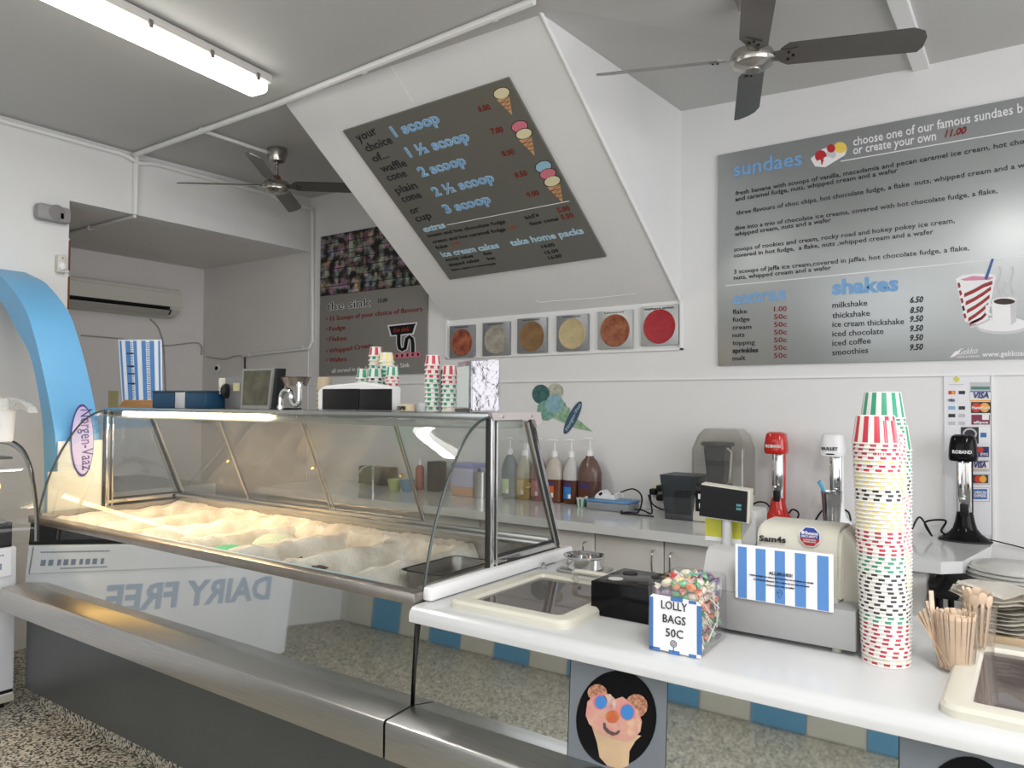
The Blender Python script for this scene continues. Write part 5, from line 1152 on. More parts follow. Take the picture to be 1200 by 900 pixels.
stack('paper_cup', 'the tallest cup stack just behind the front one', (x2b, 1.93, CT), (x2t-x2b, 0), pit, hc, .039, .047, s2, '')
z3 = at(1055, 497, 'y', 2.06).z; x3b, x3t = at(1043, 700, 'y', 2.06).x, at(1043, 520, 'y', 2.06).x
n3_ = int(round((z3-hc-CT)/pit))+1; s3 = (['black']*8+['yellow']*9+['pink']*12+['green']*5+['pink']*4+['black']*4+['green']*30)[:n3_]
stack('paper_cup', 'the rear cup stack hidden behind the other two', (x3b, 2.06, CT), (x3t-x3b, 0), pit, hc, .039, .047, s3, '')
# single small cup on the worktop (upright)
c = at(681, 594, 'z', BZ); o = bpy.data.objects.new('paper_cup', cup_mesh('green', .05, .022, .028, 12, .002)); col.objects.link(o); o.location = (c.x, c.y, BZ+.051); o.rotation_euler = (PI, 0, 0)
tag(o, 'small green striped paper cup standing alone on the back worktop', 'cup')

# ---- blue lidded box, gadget, cables, outlet
def pxbox(bm, px0, px1, py0, py1, Y, depth, bev=.003): return wallbox(bm, px0, px1, py0, py1, Y, depth, bev)
yv = 3.66; a, b = at(687, 592, 'y', yv).x, at(736, 592, 'y', yv).x
t = thing('plastic_box', 'clear plastic box with a blue lid on the back worktop beside the small cup', 'box', ((a+b)/2, yv+.07, BZ))
bm = new(); box2(bm, (a, yv, BZ+.001), (b, yv+.14, BZ+.045), .006); obj('box', bm, mat('cloudy_box', (.36, .38, .40), .2, alpha=.7), t)
bm = new(); box2(bm, (a-.006, yv-.005, BZ+.045), (b+.006, yv+.145, BZ+.058), .005); obj('lid', bm, mat('lid_blue', (.10, .26, .50), .35), t)
for u in (.2, .42, .68, .88):
    bm = new(); ellipsoid(bm, (a+(b-a)*u, yv+.05, BZ+.022), (.018, .03, .016)); obj('contents', bm, mat('box_contents', (.25, .24, .24), .6), t)
t = thing('white_stand', 'white plastic stand with a slot lying on the blue lidded box', 'stand', (a+.09, yv+.06, BZ+.058))
x0 = a+.03; bm = new(); prism(bm, [(x0, yv+.03, BZ+.059), (x0+.13, yv+.03, BZ+.059), (x0+.125, yv+.03, BZ+.085), (x0+.075, yv+.03, BZ+.082), (x0+.06, yv+.03, BZ+.107), (x0+.045, yv+.03, BZ+.107), (x0+.012, yv+.03, BZ+.083)], (0, .06, 0)); bmesh.ops.bevel(bm, geom=bm.edges[:], offset=.004, segments=2, affect='EDGES'); obj('stand_body', bm, WHITEP, t)
bm = new(); box(bm, (x0+.045, yv+.0285, BZ+.088), (.022, .004, .014), .001, Euler((0, R(-35), 0))); obj('slot', bm, BLACK, t)
bm = new(); tube(bm, smooth_path([(x0+.12, yv+.05, BZ+.085), (x0+.15, yv+.06, BZ+.10), (x0+.17, yv+.06, BZ+.075)], 4), .003, 6); obj('lead', bm, WHITEP, t)
def wcable(lb, pts, r=.0045, m_=None): return cable(lb, [Vector(p) for p in pts], r, m_ or BLACK)
P3 = lambda px, py, Y: tuple(at(px, py, 'y', Y))
wcable('black cable looping over the worktop between the blue lidded box and the plugs', [P3(727, 577, 3.72), P3(742, 573, 3.74), P3(752, 582, 3.74), P3(748, 596, 3.68)[:2]+(BZ+.008,), P3(735, 598, 3.66)[:2]+(BZ+.006,), P3(728, 597, 3.60)[:2]+(BZ+.006,)])
wcable('black cable coiled on the worktop below the wall plugs', [P3(766, 597, 3.6)[:2]+(BZ+.006,), P3(748, 602, 3.6)[:2]+(BZ+.006,), P3(728, 600, 3.62)[:2]+(BZ+.006,), P3(735, 592, 3.72)[:2]+(BZ+.012,), P3(752, 590, 3.74)[:2]+(BZ+.012,), P3(764, 597, 3.70)[:2]+(BZ+.008,), P3(760, 580, 3.84)])
t = thing('wall_socket', 'white double wall socket with black plugs, left of the smoked container', 'socket', P3(771, 575, BY))
bm = new(); wallbox(bm, 764, 779, 564, 583, BY-.012, .011, .003); obj('plate', bm, mat('socket_cream', (.68, .66, .56), .4), t)
for px_, py_ in ((774, 572), (774, 583), (766, 576)):
    c = at(px_, py_, 'y', BY-.03); bm = new(); box(bm, (c.x, BY-.03, c.z), (.038, .045, .034), .008); obj('plug', bm, BLACK, t)
wcable('black cable hanging from the plug beside the smoked container', [P3(762, 578, 3.83), P3(764, 590, 3.84), P3(776, 597, 3.82), P3(785, 596, 3.84)])
# smoked container
yv = 3.60; t = thing('smoked_container', 'tapered smoky plastic container with a dark drum inside, left of the blender', 'container', P3(795, 600, yv))
a0, a1_ = at(780, 600, 'y', yv).x, at(811, 600, 'y', yv).x; b0, b1_ = at(775, 560, 'y', yv).x, at(818, 560, 'y', yv).x; zt = at(795, 557, 'y', yv).z
bm = new(); v = [bm.verts.new(p) for p in ((a0, yv, BZ+.001), (a1_, yv, BZ+.001), (a1_, yv+.15, BZ+.001), (a0, yv+.15, BZ+.001), (b0, yv-.02, zt), (b1_, yv-.02, zt), (b1_, yv+.17, zt), (b0, yv+.17, zt))]
for f in ((0, 1, 2, 3), (0, 1, 5, 4), (1, 2, 6, 5), (2, 3, 7, 6), (3, 0, 4, 7)): bm.faces.new([v[i] for i in f])
obj('container_wall', bm, SMOKE, t, smooth=False)
bm = new(); lathe(bm, [(.05, 0), (.055, .01), (.055, .10), (.045, .115)], ((a0+a1_)/2, yv+.075, BZ+.03), 20, sy=1); obj('drum', bm, BLACK, t)
bm = new(); box2(bm, (a0-.004, yv-.004, BZ+.001), (a1_+.004, yv+.154, BZ+.03), .004); obj('base', bm, mat('smoke_base', (.05, .05, .055), .3), t)
# blender with cover
yv = 3.62; t = thing('blender', 'commercial blender under a cloudy sound cover, behind the register display', 'blender', P3(840, 600, yv))
xl_, xr_ = at(809, 560, 'y', yv).x, at(871, 560, 'y', yv).x; zc0 = at(840, 585, 'y', yv).z; zc1 = at(840, 503, 'y', yv).z
bm = new(); w_ = xr_-xl_
def cov(z, ins, dy0, dy1): return [bm.verts.new(p) for p in ((xl_+ins, yv+dy0, z), (xr_-ins, yv+dy0, z), (xr_-ins, yv+dy1, z), (xl_+ins, yv+dy1, z))]
rs = [cov(BZ+.13, 0, 0, .2), cov(zc1-.10, .0, 0.01, .2), cov(zc1-.03, .025, .03, .2), cov(zc1-.006, .045, .045, .19), cov(zc1, .06, .055, .18)]
for a, b in zip(rs, rs[1:]):
    for k in range(4): bm.faces.new((a[k], a[(k+1) % 4], b[(k+1) % 4], b[k]))
bm.faces.new(rs[-1]); bmesh.ops.bevel(bm, geom=[e for e in bm.edges if abs(e.verts[0].co.z-e.verts[1].co.z) > .015], offset=.012, segments=3, affect='EDGES'); obj('sound_cover', bm, COVERG, t)
jx, jy = at(841, 560, 'y', yv+.1).x, yv+.1; zj0 = at(841, 567, 'y', jy).z; zj1 = at(841, 522, 'y', jy).z
bm = new(); lathe(bm, [(.058, zj0), (.080, zj1)], (jx, jy, 0), 4, Matrix.Rotation(R(45), 3, 'Z')); bmesh.ops.bevel(bm, geom=bm.edges[:], offset=.008, segments=2, affect='EDGES'); obj('jug', bm, SMOKE, t)
bm = new(); lathe(bm, [(.078, zj1-.002), (.084, zj1+.004), (.080, zj1+.018), (.03, zj1+.022)], (jx, jy, 0), 20); obj('jug_lid', bm, mat('lid_charcoal', (.05, .05, .055), .4), t)
bm = new(); tube(bm, [(jx+.06, jy-.03, zj1-.01), (jx+.082, jy-.03, zj1-.03), (jx+.072, jy-.03, zj0+.03)], .006, 6); obj('jug_handle', bm, LGREYP, t)
bm = new(); box2(bm, (jx-.07, jy-.06, zj0-.022), (jx+.06, jy+.06, zj0), .005); obj('jug_base', bm, BLACK, t)
bm = new(); box2(bm, (xl_+.004, yv-.02, BZ+.001), (xr_-.004, yv+.19, BZ+.13), .012); obj('motor_base', bm, BEIGE, t)
bm = new(); wallbox(bm, 815, 836, 576, 600, yv-.024, .006, .001); obj('control_panel', bm, BLACK, t)
for px_, py_ in ((821, 582), (822, 593)):
    bm = new(); wallbox(bm, px_-3, px_+3, py_-3, py_+3, yv-.029, .006, .001); obj('switch', bm, WHITEP, t)
# ---- milkshake mixers
def mixer(label, px, base_y, head_px, head_y, bcol, fcol, head=(1, 1), cup=False, brandcol=TXW):
    Yc = 3.79; c = at(px, base_y, 'z', BZ); x = at(px, 560, 'y', Yc).x
    t = thing('milkshake_mixer', label, 'mixer', (x, Yc, BZ))
    s0 = at(px-10, 560, 'y', Yc).x; sc = (at(px+10, 560, 'y', Yc).x-s0)/20   # metres per pixel here
    zt = at(px, head_y[0], 'y', Yc).z; zh = at(px, head_y[1], 'y', Yc).z
    # trumpet foot
    bm = new(); nn_ = 28; rings = []
    prof_ = [(.100, .070, 0), (.101, .072, .008), (.085, .062, .018), (.062, .050, .034), (.046, .042, .055), (.038, .036, .085), (.033, .033, .115), (.031, .031, .125)]
    for rx, ry, z in prof_: rings.append([bm.verts.new((x+rx*math.cos(2*PI*k/nn_), Yc+.012+ry*math.sin(2*PI*k/nn_), BZ+.001+z)) for k in range(nn_)])
    for a, b in zip(rings, rings[1:]):
        for k in range(nn_): bm.faces.new((a[k], a[(k+1) % nn_], b[(k+1) % nn_], b[k]))
    bm.faces.new(rings[0]); bm.faces.new(rings[-1]); obj('foot', bm, fcol, t)
    bm = new(); lathe(bm, [(.102, 0), (.104, .004), (.102, .007)], (x, Yc+.012, BZ+.0005), 28, sy=.70); obj('foot_rubber', bm, RUBBER, t)
    bm = new(); box2(bm, (x-.027, Yc-.004, BZ+.12), (x+.027, Yc+.036, zh+.01), .008, 3); obj('column', bm, CHROME, t)
    bm = new(); box2(bm, (x-.031, Yc+.018, BZ+.10), (x+.031, Yc+.042, zh+.01), .008, 3); obj('column_spine', bm, bcol, t)
    bm = new(); box2(bm, (x-.016, Yc-.024, BZ+.11), (x+.016, Yc+.0, BZ+.165), .005); obj('cup_rest', bm, BLACK, t)
    bm = new(); cyl(bm, (x-.004, Yc-.035, zh), (x-.004, Yc-.035, zh-.16), .0035, n=8); lathe(bm, [(.011, 0), (.012, .004), (.011, .008)], (x-.004, Yc-.035, zh-.165), 12); obj('spindle', bm, CHROME, t)
    # head
    cx = at((head_px[0]+head_px[1])/2, 520, 'y', Yc-.02).x; hw = (head_px[1]-head_px[0])*sc/2
    bm = new(); rings = []; H = zt-zh
    for fz, fr in ((0, .86), (.04, .96), (.18, 1), (.55, .95), (.82, .87), (.94, .78), (1.0, .55)):
        ring = []
        for k in range(32):
            a = 2*PI*k/32; ca, sa = math.cos(a), math.sin(a); p = 3.2
            q = (abs(ca)**p+abs(sa)**p)**(-1/p)
            ring.append(bm.verts.new((cx+hw*fr*q*ca, Yc-.012+hw*.95*fr*q*sa, zh+H*fz)))
        rings.append(ring)
    for a, b in zip(rings, rings[1:]):
        for k in range(32): bm.faces.new((a[k], a[(k+1) % 32], b[(k+1) % 32], b[k]))
    bm.faces.new(rings[0]); bm.faces.new(rings[-1]); hd = obj('motor_head', bm, bcol, t)
    bm = new(); lathe(bm, [(hw*.97, 0), (hw*1.0, .003), (hw*.97, .006)], (cx, Yc-.012, zh+H*.10), 32); obj('head_band', bm, BLACK if bcol is not RED else bcol, t)
    yf = Yc-.012-hw*.97
    lettering('ROBAND' if bcol is not WHITEP else 'BULLET', (cx-hw*.65, yf, zh+H*.30), (cx+hw*.65, yf, zh+H*.30), NB, brandcol, t, h=.014, bold=.03, off=.002)
    return x, Yc, zh
mixer('glossy red milkshake mixer on the back worktop', 911, 612, (896, 922.5), (506, 531.5), RED, RED)
mx, my, mz = mixer('white milkshake mixer with a steel cup hanging under it', 979, 612, (960.5, 989.5), (508, 535), WHITEP, WHITEP, brandcol=TXT)
mixer('glossy black milkshake mixer at the right end of the back worktop', 1130, 636, (1111, 1146), (509, 540), BLACKG, BLACKG)
t = thing('steel_milkshake_cup', 'tall tapered steel milkshake cup held by the white mixer', 'cup', (mx-.02, my-.1, .9))
yc_ = my-.085; xa, xb = at(962, 578, 'y', yc_).x, at(987, 578, 'y', yc_).x; r_ = (xb-xa)/2; z1 = at(975, 576, 'y', yc_).z; z0 = max(at(977, 617, 'y', yc_).z, BZ+.01)
bm = new(); lathe(bm, [(r_*.70, z0), (r_*.76, z0+.01), (r_*.98, z1-.004), (r_*1.04, z1), (r_*.99, z1), (r_*.70, z0+.02)], ((xa+xb)/2, yc_, 0), 28); obj('cup_body', bm, mat('cup_steel', (.42, .41, .40), .16, 1, noise=.25, scale=30), t)
bm = new(); tube(bm, [at(960, 564, 'y', yc_-.01), at(964, 572, 'y', yc_), at(970, 590, 'y', yc_)], [.011, .009, .005], 8); tag(obj('spoon', bm, mat('spoon_blue', (.10, .42, .62), .35)), 'pale blue plastic spoon standing in the steel milkshake cup', 'spoon')
bm = new(); c = at(915, 604, 'y', 3.6); rr_ = random.Random(5); g = [[bm.verts.new((c.x-.07+.15*i/10, 3.56+.10*j/6, BZ+.028+.012*math.sin(i*.9+j)+rr_.uniform(-.004, .004)-.02*(j == 0))) for j in range(7)] for i in range(11)]
for i in range(10):
    for j in range(6): bm.faces.new((g[i][j], g[i+1][j], g[i+1][j+1], g[i][j+1]))
bmesh.ops.solidify(bm, geom=bm.faces[:], thickness=.014); tag(obj('cleaning_cloth', bm, mat('cloth_blue', (.14, .30, .50), .8, noise=.15)), 'crumpled light blue cloth at the foot of the red mixer', 'cloth')
wcable('black cable arching left of the red mixer', [P3(872, 600, 3.75), P3(886, 589, 3.80), P3(898, 590, 3.84), P3(905, 600, 3.84)])
wcable('black cable looped between the red and white mixers', [P3(924, 602, 3.86), P3(929, 597, 3.84), P3(936, 602, 3.80), P3(933, 608, 3.75)[:2]+(BZ+.007,), P3(950, 609, 3.78)[:2]+(BZ+.007,), P3(962, 600, 3.86), P3(975, 590, 3.88)])
wcable('black cable arching right of the white mixer', [P3(985, 596, 3.88), P3(994, 600, 3.87), P3(997, 610, 3.84)])
wcable('black cable knotted on the worktop beside the black mixer', [P3(1068, 622, 3.78), P3(1078, 606, 3.82), P3(1092, 628, 3.75), P3(1084, 612, 3.80), P3(1108, 610, 3.84), P3(1103, 622, 3.80), P3(1110, 627, 3.84)])
wcable('thin black cable running right from the black mixer', [P3(1150, 630, 3.80), P3(1175, 636, 3.86), P3(1215, 646, 3.88)], .003)
# ---- things seen through the glass
t = thing('steel_canister', 'steel canister on the back worktop seen through the freezer glass', 'canister', P3(564, 580, 3.7)); c = at(563, 581, 'y', 3.7); z1 = at(563, 553, 'y', 3.7).z
bm = new(); lathe(bm, [(.040, 0), (.041, z1-BZ)], (c.x, 3.7, BZ+.001), 24); obj('body', bm, STEEL, t); bm = new(); ellipsoid(bm, (c.x-.01, 3.7, z1+.01), (.012, .012, .012)); obj('knob', bm, BLACK, t)
yv = 3.68; a, b = at(529, 560, 'y', yv).x, at(554, 560, 'y', yv).x; z1 = at(541, 543, 'y', yv).z
t = thing('food_container', 'clear container with a blue lid and orange contents, seen through the freezer glass', 'container', (a+.06, yv+.06, BZ))
bm = new(); box2(bm, (a, yv, BZ+.001), (b, yv+.13, BZ+.06), .006); obj('orange_contents', bm, mat('orange_food', (.50, .26, .12), .6), t)
bm = new(); box2(bm, (a, yv, BZ+.06), (b, yv+.13, z1-.03), .004); obj('container_body', bm, mat('violet_clear', (.42, .42, .56), .3), t)
bm = new(); box2(bm, (a-.005, yv-.005, z1-.03), (b+.005, yv+.135, z1), .006); obj('lid', bm, mat('violet_lid', (.20, .22, .48), .3), t)
t = thing('squeeze_bottle', 'small white-capped squeeze bottle seen through the freezer glass', 'bottle', P3(492, 580, 3.75)); c = at(492, 560, 'y', 3.8); z1 = at(492, 537, 'y', 3.8).z
bm = new(); lathe(bm, [(.028, 0), (.030, .01), (.030, z1-BZ-.07), (.014, z1-BZ-.045)], (c.x, 3.8, BZ+.001), 18); obj('body', bm, mat('sauce_red', (.35, .09, .05), .4), t); bm = new(); lathe(bm, [(.015, z1-BZ-.05), (.012, z1-BZ-.03), (.003, z1-BZ)], (c.x, 3.8, BZ), 14); obj('cap', bm, WHITEP, t)
bm = new(); wallbox(bm, 500, 513, 541, 582, 3.76, .09, .006); tag(obj('black_canister', bm, BLACK), 'square black tin on the back worktop behind the freezer glass', 'tin')
for px_, cname, cc_, lb in ((463, 'bowl_green', (.32, .40, .12), 'yellow-green plastic bowl seen through the freezer glass'), (477, 'bowl_blue', (.10, .22, .34), 'blue plastic bowl seen through the freezer glass')):
    c = at(px_, 572, 'y', 3.66); bm = new(); lathe(bm, [(.03, 0), (.045, .04), (.052, .075), (.048, .075), (.028, .006)], (c.x, 3.66, BZ+.001), 20); tag(obj('plastic_bowl', bm, mat(cname, cc_, .35)), lb, 'bowl')
t = thing('tap', 'slim chrome tap rising from the back worktop, seen through the freezer glass', 'tap', P3(437, 578, 3.75)); c = at(437, 575, 'y', 3.75); z1 = at(437, 549, 'y', 3.75).z
bm = new(); cyl(bm, (c.x, 3.75, BZ), (c.x, 3.75, z1), .011); obj('pillar', bm, CHROME, t); bm = new(); tube(bm, smooth_path([(c.x, 3.75, z1-.01), (c.x, 3.73, z1+.02), (c.x, 3.65, z1+.01), (c.x, 3.62, z1-.02)], 4), .008, 8); obj('spout', bm, CHROME, t)
bm = new(); wallbox(bm, 420, 457, 547, 568, 3.78, .08, .006); tag(obj('black_radio', bm, BLACK), 'low black box beside the tap, seen through the freezer glass', 'box')
# blue-grey tub and boxes on shelves in the alcove, dark under the counter
t = tag(obj('low_bench', (lambda bm: (box2(bm, (AX+.05, 2.2, .1), (LX-.3, 3.3, .80)), bm)[1])(new()), mat('bench_white', (.5, .49, .46), .5), smooth=False), 'pale low cupboard inside the alcove, seen through the freezer', 'cupboard')
# ================================================================== THINGS ON TOP OF THE DISPLAY FREEZER
TZ = ZT+.001; YY = 2.0
def X_(px, Y=YY): return at(px, 470, 'y', Y).x
def Z_(py, px=300, Y=YY): return at(px, py, 'y', Y).z
t = thing('price_list', 'blue and white striped flavour list standing at the left of the freezer top', 'sign', (X_(165), YY, TZ))
q = [at(143, 470, 'y', YY), at(190, 469.5, 'y', YY+.01), at(189, 398, 'y', YY+.03), at(138.5, 398, 'y', YY+.02)]
bm = new(); prism(bm, q, (0, .002, 0)); obj('sheet', bm, PAPER, t, smooth=False)
lo = lambda t_: q[0].lerp(q[1], t_); hi = lambda t_: q[3].lerp(q[2], t_)
for a, b in ((.03, .08), (.17, .28), (.36, .44), (.55, .65), (.74, .84), (.93, .975)):
    bm = new(); prism(bm, [lo(a).lerp(hi(a), .015), lo(b).lerp(hi(b), .015), lo(b).lerp(hi(b), .98), lo(a).lerp(hi(a), .98)], (0, -.0006, 0)); obj('stripe', bm, STRIPE, t, smooth=False)
bm = new()
for k in range(30):
    v0 = .04+k*.031; wv = (.028+.02*((k*7) % 5)/5)
    for u in (.30, .70):
        prism(bm, [lo(u-wv).lerp(hi(u-wv), v0), lo(u+wv).lerp(hi(u+wv), v0), lo(u+wv).lerp(hi(u+wv), v0+.012), lo(u-wv).lerp(hi(u-wv), v0+.012)], (0, -.0009, 0))
tag(obj('printed_lines', bm, mat('print_greyblue', (.10, .14, .22), .6), t, smooth=False), kind='stuff')
for v0 in (.27, .43, .55, .76):
    bm = new(); prism(bm, [lo(.19).lerp(hi(.19), v0), lo(.36).lerp(hi(.36), v0), lo(.36).lerp(hi(.36), v0+.02), lo(.19).lerp(hi(.19), v0+.02)], (0, -.0013, 0)); obj('crossed_out_line', bm, TXT, t, smooth=False)
x0, x1 = X_(145), X_(186); bm = new(); prism(bm, [(x0, YY-.03, TZ), (x1, YY-.03, TZ), (x1-.02, YY-.004, TZ+.038), (x0+.01, YY-.004, TZ+.038)], (0, .05, 0)); tag(obj('wooden_block', bm, WOODO, smooth=False), 'orange-brown wooden block under the striped flavour list', 'wooden block')
BLB = mat('box_navy', (.006, .045, .10), .4)
for a, b, lb in ((190, 214.5, 'dark blue plastic box, the left one beside the striped list'), (228, 252, 'dark blue plastic box, the right one beside the steel case')):
    t = thing('blue_box', lb, 'box', (X_((a+b)/2), YY, TZ)); bm = new(); box2(bm, (X_(a), YY-.05, TZ), (X_(b), YY+.07, Z_(460, a)), .004); obj('box', bm, BLB, t); bm = new(); box2(bm, (X_(a)-.003, YY-.053, Z_(460, a)), (X_(b)+.003, YY+.073, Z_(458, a)), .002); obj('lid', bm, mat('box_lid_dark', (.03, .05, .07), .35), t)
bm = new(); box2(bm, (X_(215.3), YY-.045, TZ), (X_(227.2), YY+.05, Z_(460, 220)), .003); tag(obj('white_carton', bm, LGREYP), 'pale grey carton squeezed between the two blue boxes', 'carton')
t = thing('steel_case', 'upright grey metal case with a yellow note, left of the monitor', 'case', (X_(267), YY, TZ))
bm = new(); box2(bm, (X_(254), YY+.04, TZ), (X_(281), YY+.10, Z_(441, 265)), .004); obj('case', bm, mat('case_grey', (.24, .24, .235), .4, .5), t)
bm = new(); box2(bm, (X_(264.5), YY+.037, Z_(458, 268)), (X_(272), YY+.0395, Z_(448.5, 268))); obj('note', bm, mat('note_yellow', (.50, .47, .28), .6), t, smooth=False)
bm = new(); ellipsoid(bm, (X_(258), YY+.03, Z_(458, 258)), (.014, .03, .034)); obj('dark_knob', bm, BLACK, t)
bm = new(); box2(bm, (X_(251), YY+.02, Z_(462, 252)), (X_(254.5), YY+.06, Z_(443, 252)), .003); obj('latch', bm, CREAM, t)
t = thing('monitor', 'small dark screen monitor with a grey frame, leaning on the freezer top', 'monitor', (X_(300), YY, TZ))
def qd(pts, Y0, lean): return [at(px, py, 'y', Y0+lean*(480-py)) for px, py in pts]
q4 = qd([(281.5, 480), (315, 480), (320, 431.5), (284, 432.5)], YY, .0006); q4[0].z = q4[1].z = TZ+.001; cq_ = 0
bm = new(); prism(bm, q4, (0, .03, 0)); obj('frame', bm, mat('monitor_grey', (.26, .26, .25), .4, .3), t, smooth=False)
cq = sum(q4, Vector())/4; q5 = [cq+(p-cq)*.86+Vector((0, -.0012, .004)) for p in q4]; bm = new(); prism(bm, q5, (0, .002, 0)); obj('screen', bm, mat('screen_dark', (.035, .033, .02), .25, color2=(.09, .085, .05), scale=14), t, smooth=False)
bm = new(); prism(bm, [q4[1]+Vector((.001, .01, 0)), q4[1]+Vector((.014, .02, 0)), q4[2]+Vector((.010, .02, 0)), q4[2]+Vector((.001, .01, 0))], (0, .04, 0)); obj('back_shell', bm, BLACK, t, smooth=False)
bm = new(); box2(bm, (X_(316), YY+.0, TZ), (X_(336), YY+.08, TZ+.006), .002); obj('foot', bm, BLACK, t)
# sink model: a basin on a looping chrome waste pipe
t = thing('sink_ornament', 'little steel sink basin on a looping chrome waste pipe, standing on the freezer top', 'ornament', (X_(345), YY, TZ))
z0, z1 = Z_(452, 345), Z_(442, 345); x0, x1 = X_(330), X_(363)
bm = new(); lathe(bm, [(.05, z0-z1), (.066, -.004), (.076, 0), (.072, 0), (.060, -.006), (.045, z0-z1+.004)], ((x0+x1)/2, YY, z1), 28, sy=.8); obj('basin', bm, mat('basin_steel', (.35, .30, .27), .25, .9), t)
pp_ = [(337, 480), (337.5, 466), (340, 459), (345, 457.5), (349, 461), (350, 468), (353, 474), (357, 473.5), (359, 468), (359, 448)]
bm = new(); tube(bm, smooth_path([Vector((X_(a), YY-.035, max(TZ, at(a, b, 'y', YY).z))) for a, b in pp_], 5), .0105, 10); obj('waste_pipe', bm, CHROME, t)
for a, b in ((359, 452), (349.5, 465), (337, 477)):
    bm = new(); z_ = at(a, b, 'y', YY).z; cyl(bm, (X_(a), YY-.035, z_-.005), (X_(a), YY-.035, z_+.006), .0145, n=12); obj('pipe_nut', bm, CHROME, t)
# beige cups
bc = mat('beige_cup', (.46, .38, .26), .5)
bm = new(); lathe(bm, [(.030, 0), (.0345, .005), (.031, .006), (.026, .058), (.024, .058)], n=24); bcm = mesh('beige_cup', bm, bc)
for k in range(5):
    o = bpy.data.objects.new('beige_cup', bcm); col.objects.link(o); o.location = (X_(375.5), YY+.02, TZ+k*.0185); 
    tag(o, 'plain beige paper cup, topmost of the short pile behind the white appliance' if k == 4 else 'plain beige paper cup inside the short pile behind the white appliance', 'cup', None if k == 4 else 'beige cups under the top one')
# white appliance with two black panels
yv = 1.935
t = thing('white_appliance', 'low white rounded appliance with two black front panels on the freezer top', 'appliance', (X_(420, yv), yv, TZ))
x0, x1 = X_(371, yv), X_(458, yv); zt = Z_(448, 400, yv)
bm = new(); prism(bm, [(x0, yv+.004, TZ+.001), (x1, yv+.004, TZ+.001), (x1, yv+.004, zt-.02), (X_(425, yv), yv+.004, zt), (X_(378, yv), yv+.004, zt-.012), (x0, yv+.004, zt-.03)], (0, .05, 0)); bmesh.ops.bevel(bm, geom=bm.edges[:], offset=.005, segments=2, affect='EDGES'); obj('housing', bm, WHITEP, t)
for a, b in ((378, 420.5), (421.5, 458)):
    bm = new(); box2(bm, (X_(a, yv), yv-.002, TZ+.003), (X_(b, yv), yv+.006, Z_(455.5 if a < 400 else 456, 420, yv)), .002); obj('black_panel', bm, BLACK, t)
# small cup towers
def small_stack(px, wpx, ytop, Y, zb_, seq, where):
    Xc = X_(px, Y); r_ = (X_(px+wpx/2, Y)-X_(px-wpx/2, Y))/2; zt = at(px, ytop, 'y', Y).z; h = .038; p_ = (zt-h-zb_)/max(1, len(seq)-1)
    stack('small_cup', where, (Xc, Y, zb_), (0, 0), p_, h, r_*.80, r_*.94, seq, '', 12)
yb_ = 2.045; zb2 = TZ
small_stack(426, 12.5, 433, yb_, TZ, ['cream']*3+['cream']*2+['pink', 'cream', 'pink', 'green', 'green'], 'the leftmost small stack behind the white appliance')
small_stack(440, 13.5, 432, yb_-.005, TZ, ['cream', 'green', 'cream', 'green', 'cream', 'green', 'black', 'green', 'black', 'green'], 'the second small cup stack behind the white appliance')
small_stack(440, 12, 407, 2.10, TZ, ['cream', 'green', 'pink', 'cream', 'cream', 'black', 'cream', 'green', 'cream', 'green', 'cream', 'green', 'red'], 'the small cup stack with the red top, rearmost')
small_stack(452.5, 13, 413.5, 2.085, TZ, ['cream', 'green']*3+['green']*5+['yellow']*2, 'the small cup stack with the yellow top')
small_stack(459.8, 12, 430, 2.03, TZ, ['pink', 'cream', 'cream', 'pink', 'cream', 'cream', 'pink', 'red', 'pink', 'red', 'green'], 'the small stack by the appliance corner')
small_stack(506.5, 14, 416.5, 2.0, TZ, ['green']*7+['red']*3+['red'], 'the taller small stack left of the napkin dispenser')
small_stack(526.5, 14, 428.5, 2.0, TZ, ['cream']+['green']*5+['red']*2+['red'], 'the shorter small stack beside the napkin dispenser')
bm = new(); lathe(bm, [(.014, 0), (.019, .002), (.0165, .15), (.0155, .15)], (0, 0, 0), 16); o = obj('clear_cups', bm, SMOKE); o.location = (X_(513.5, 2.05), 2.05, TZ); tag(o, 'narrow stack of smoky clear cups behind the taller red topped stack', 'cup stack')
bm = new(); tube(bm, [at(518, 430, 'y', 2.05), at(522, 441, 'y', 2.05), at(522, 478, 'y', 2.05)], .0022, 6); tag(obj('straw', bm, WHITEP), 'white straw between the two red topped small cup stacks', 'straw')
t = thing('small_pot', 'small round pale tub with dark lettering on the freezer top', 'pot', (X_(477), YY-.06, TZ)); c = X_(477.5, 1.94)
bm = new(); lathe(bm, [(.030, 0), (.032, .003), (.030, .022), (.027, .026), (.004, .027)], (c, 1.94, TZ), 24); obj('pot', bm, mat('pot_cream', (.50, .42, .28), .5), t)
lettering('CAPES', (c-.020, 1.94-.030, TZ+.006), (c+.020, 1.94-.030, TZ+.006), NB, TXT, t, h=.012, bold=.04)
bm = new(); lathe(bm, [(.014, 0), (.018, .030)], (X_(494.5, 1.95), 1.95, TZ), 18, caps=False); tag(obj('clear_cup', bm, glass_mat('clear_cup', (.8, .82, .82), .9, .25)), 'small clear plastic cup beside the lettered tub', 'cup')
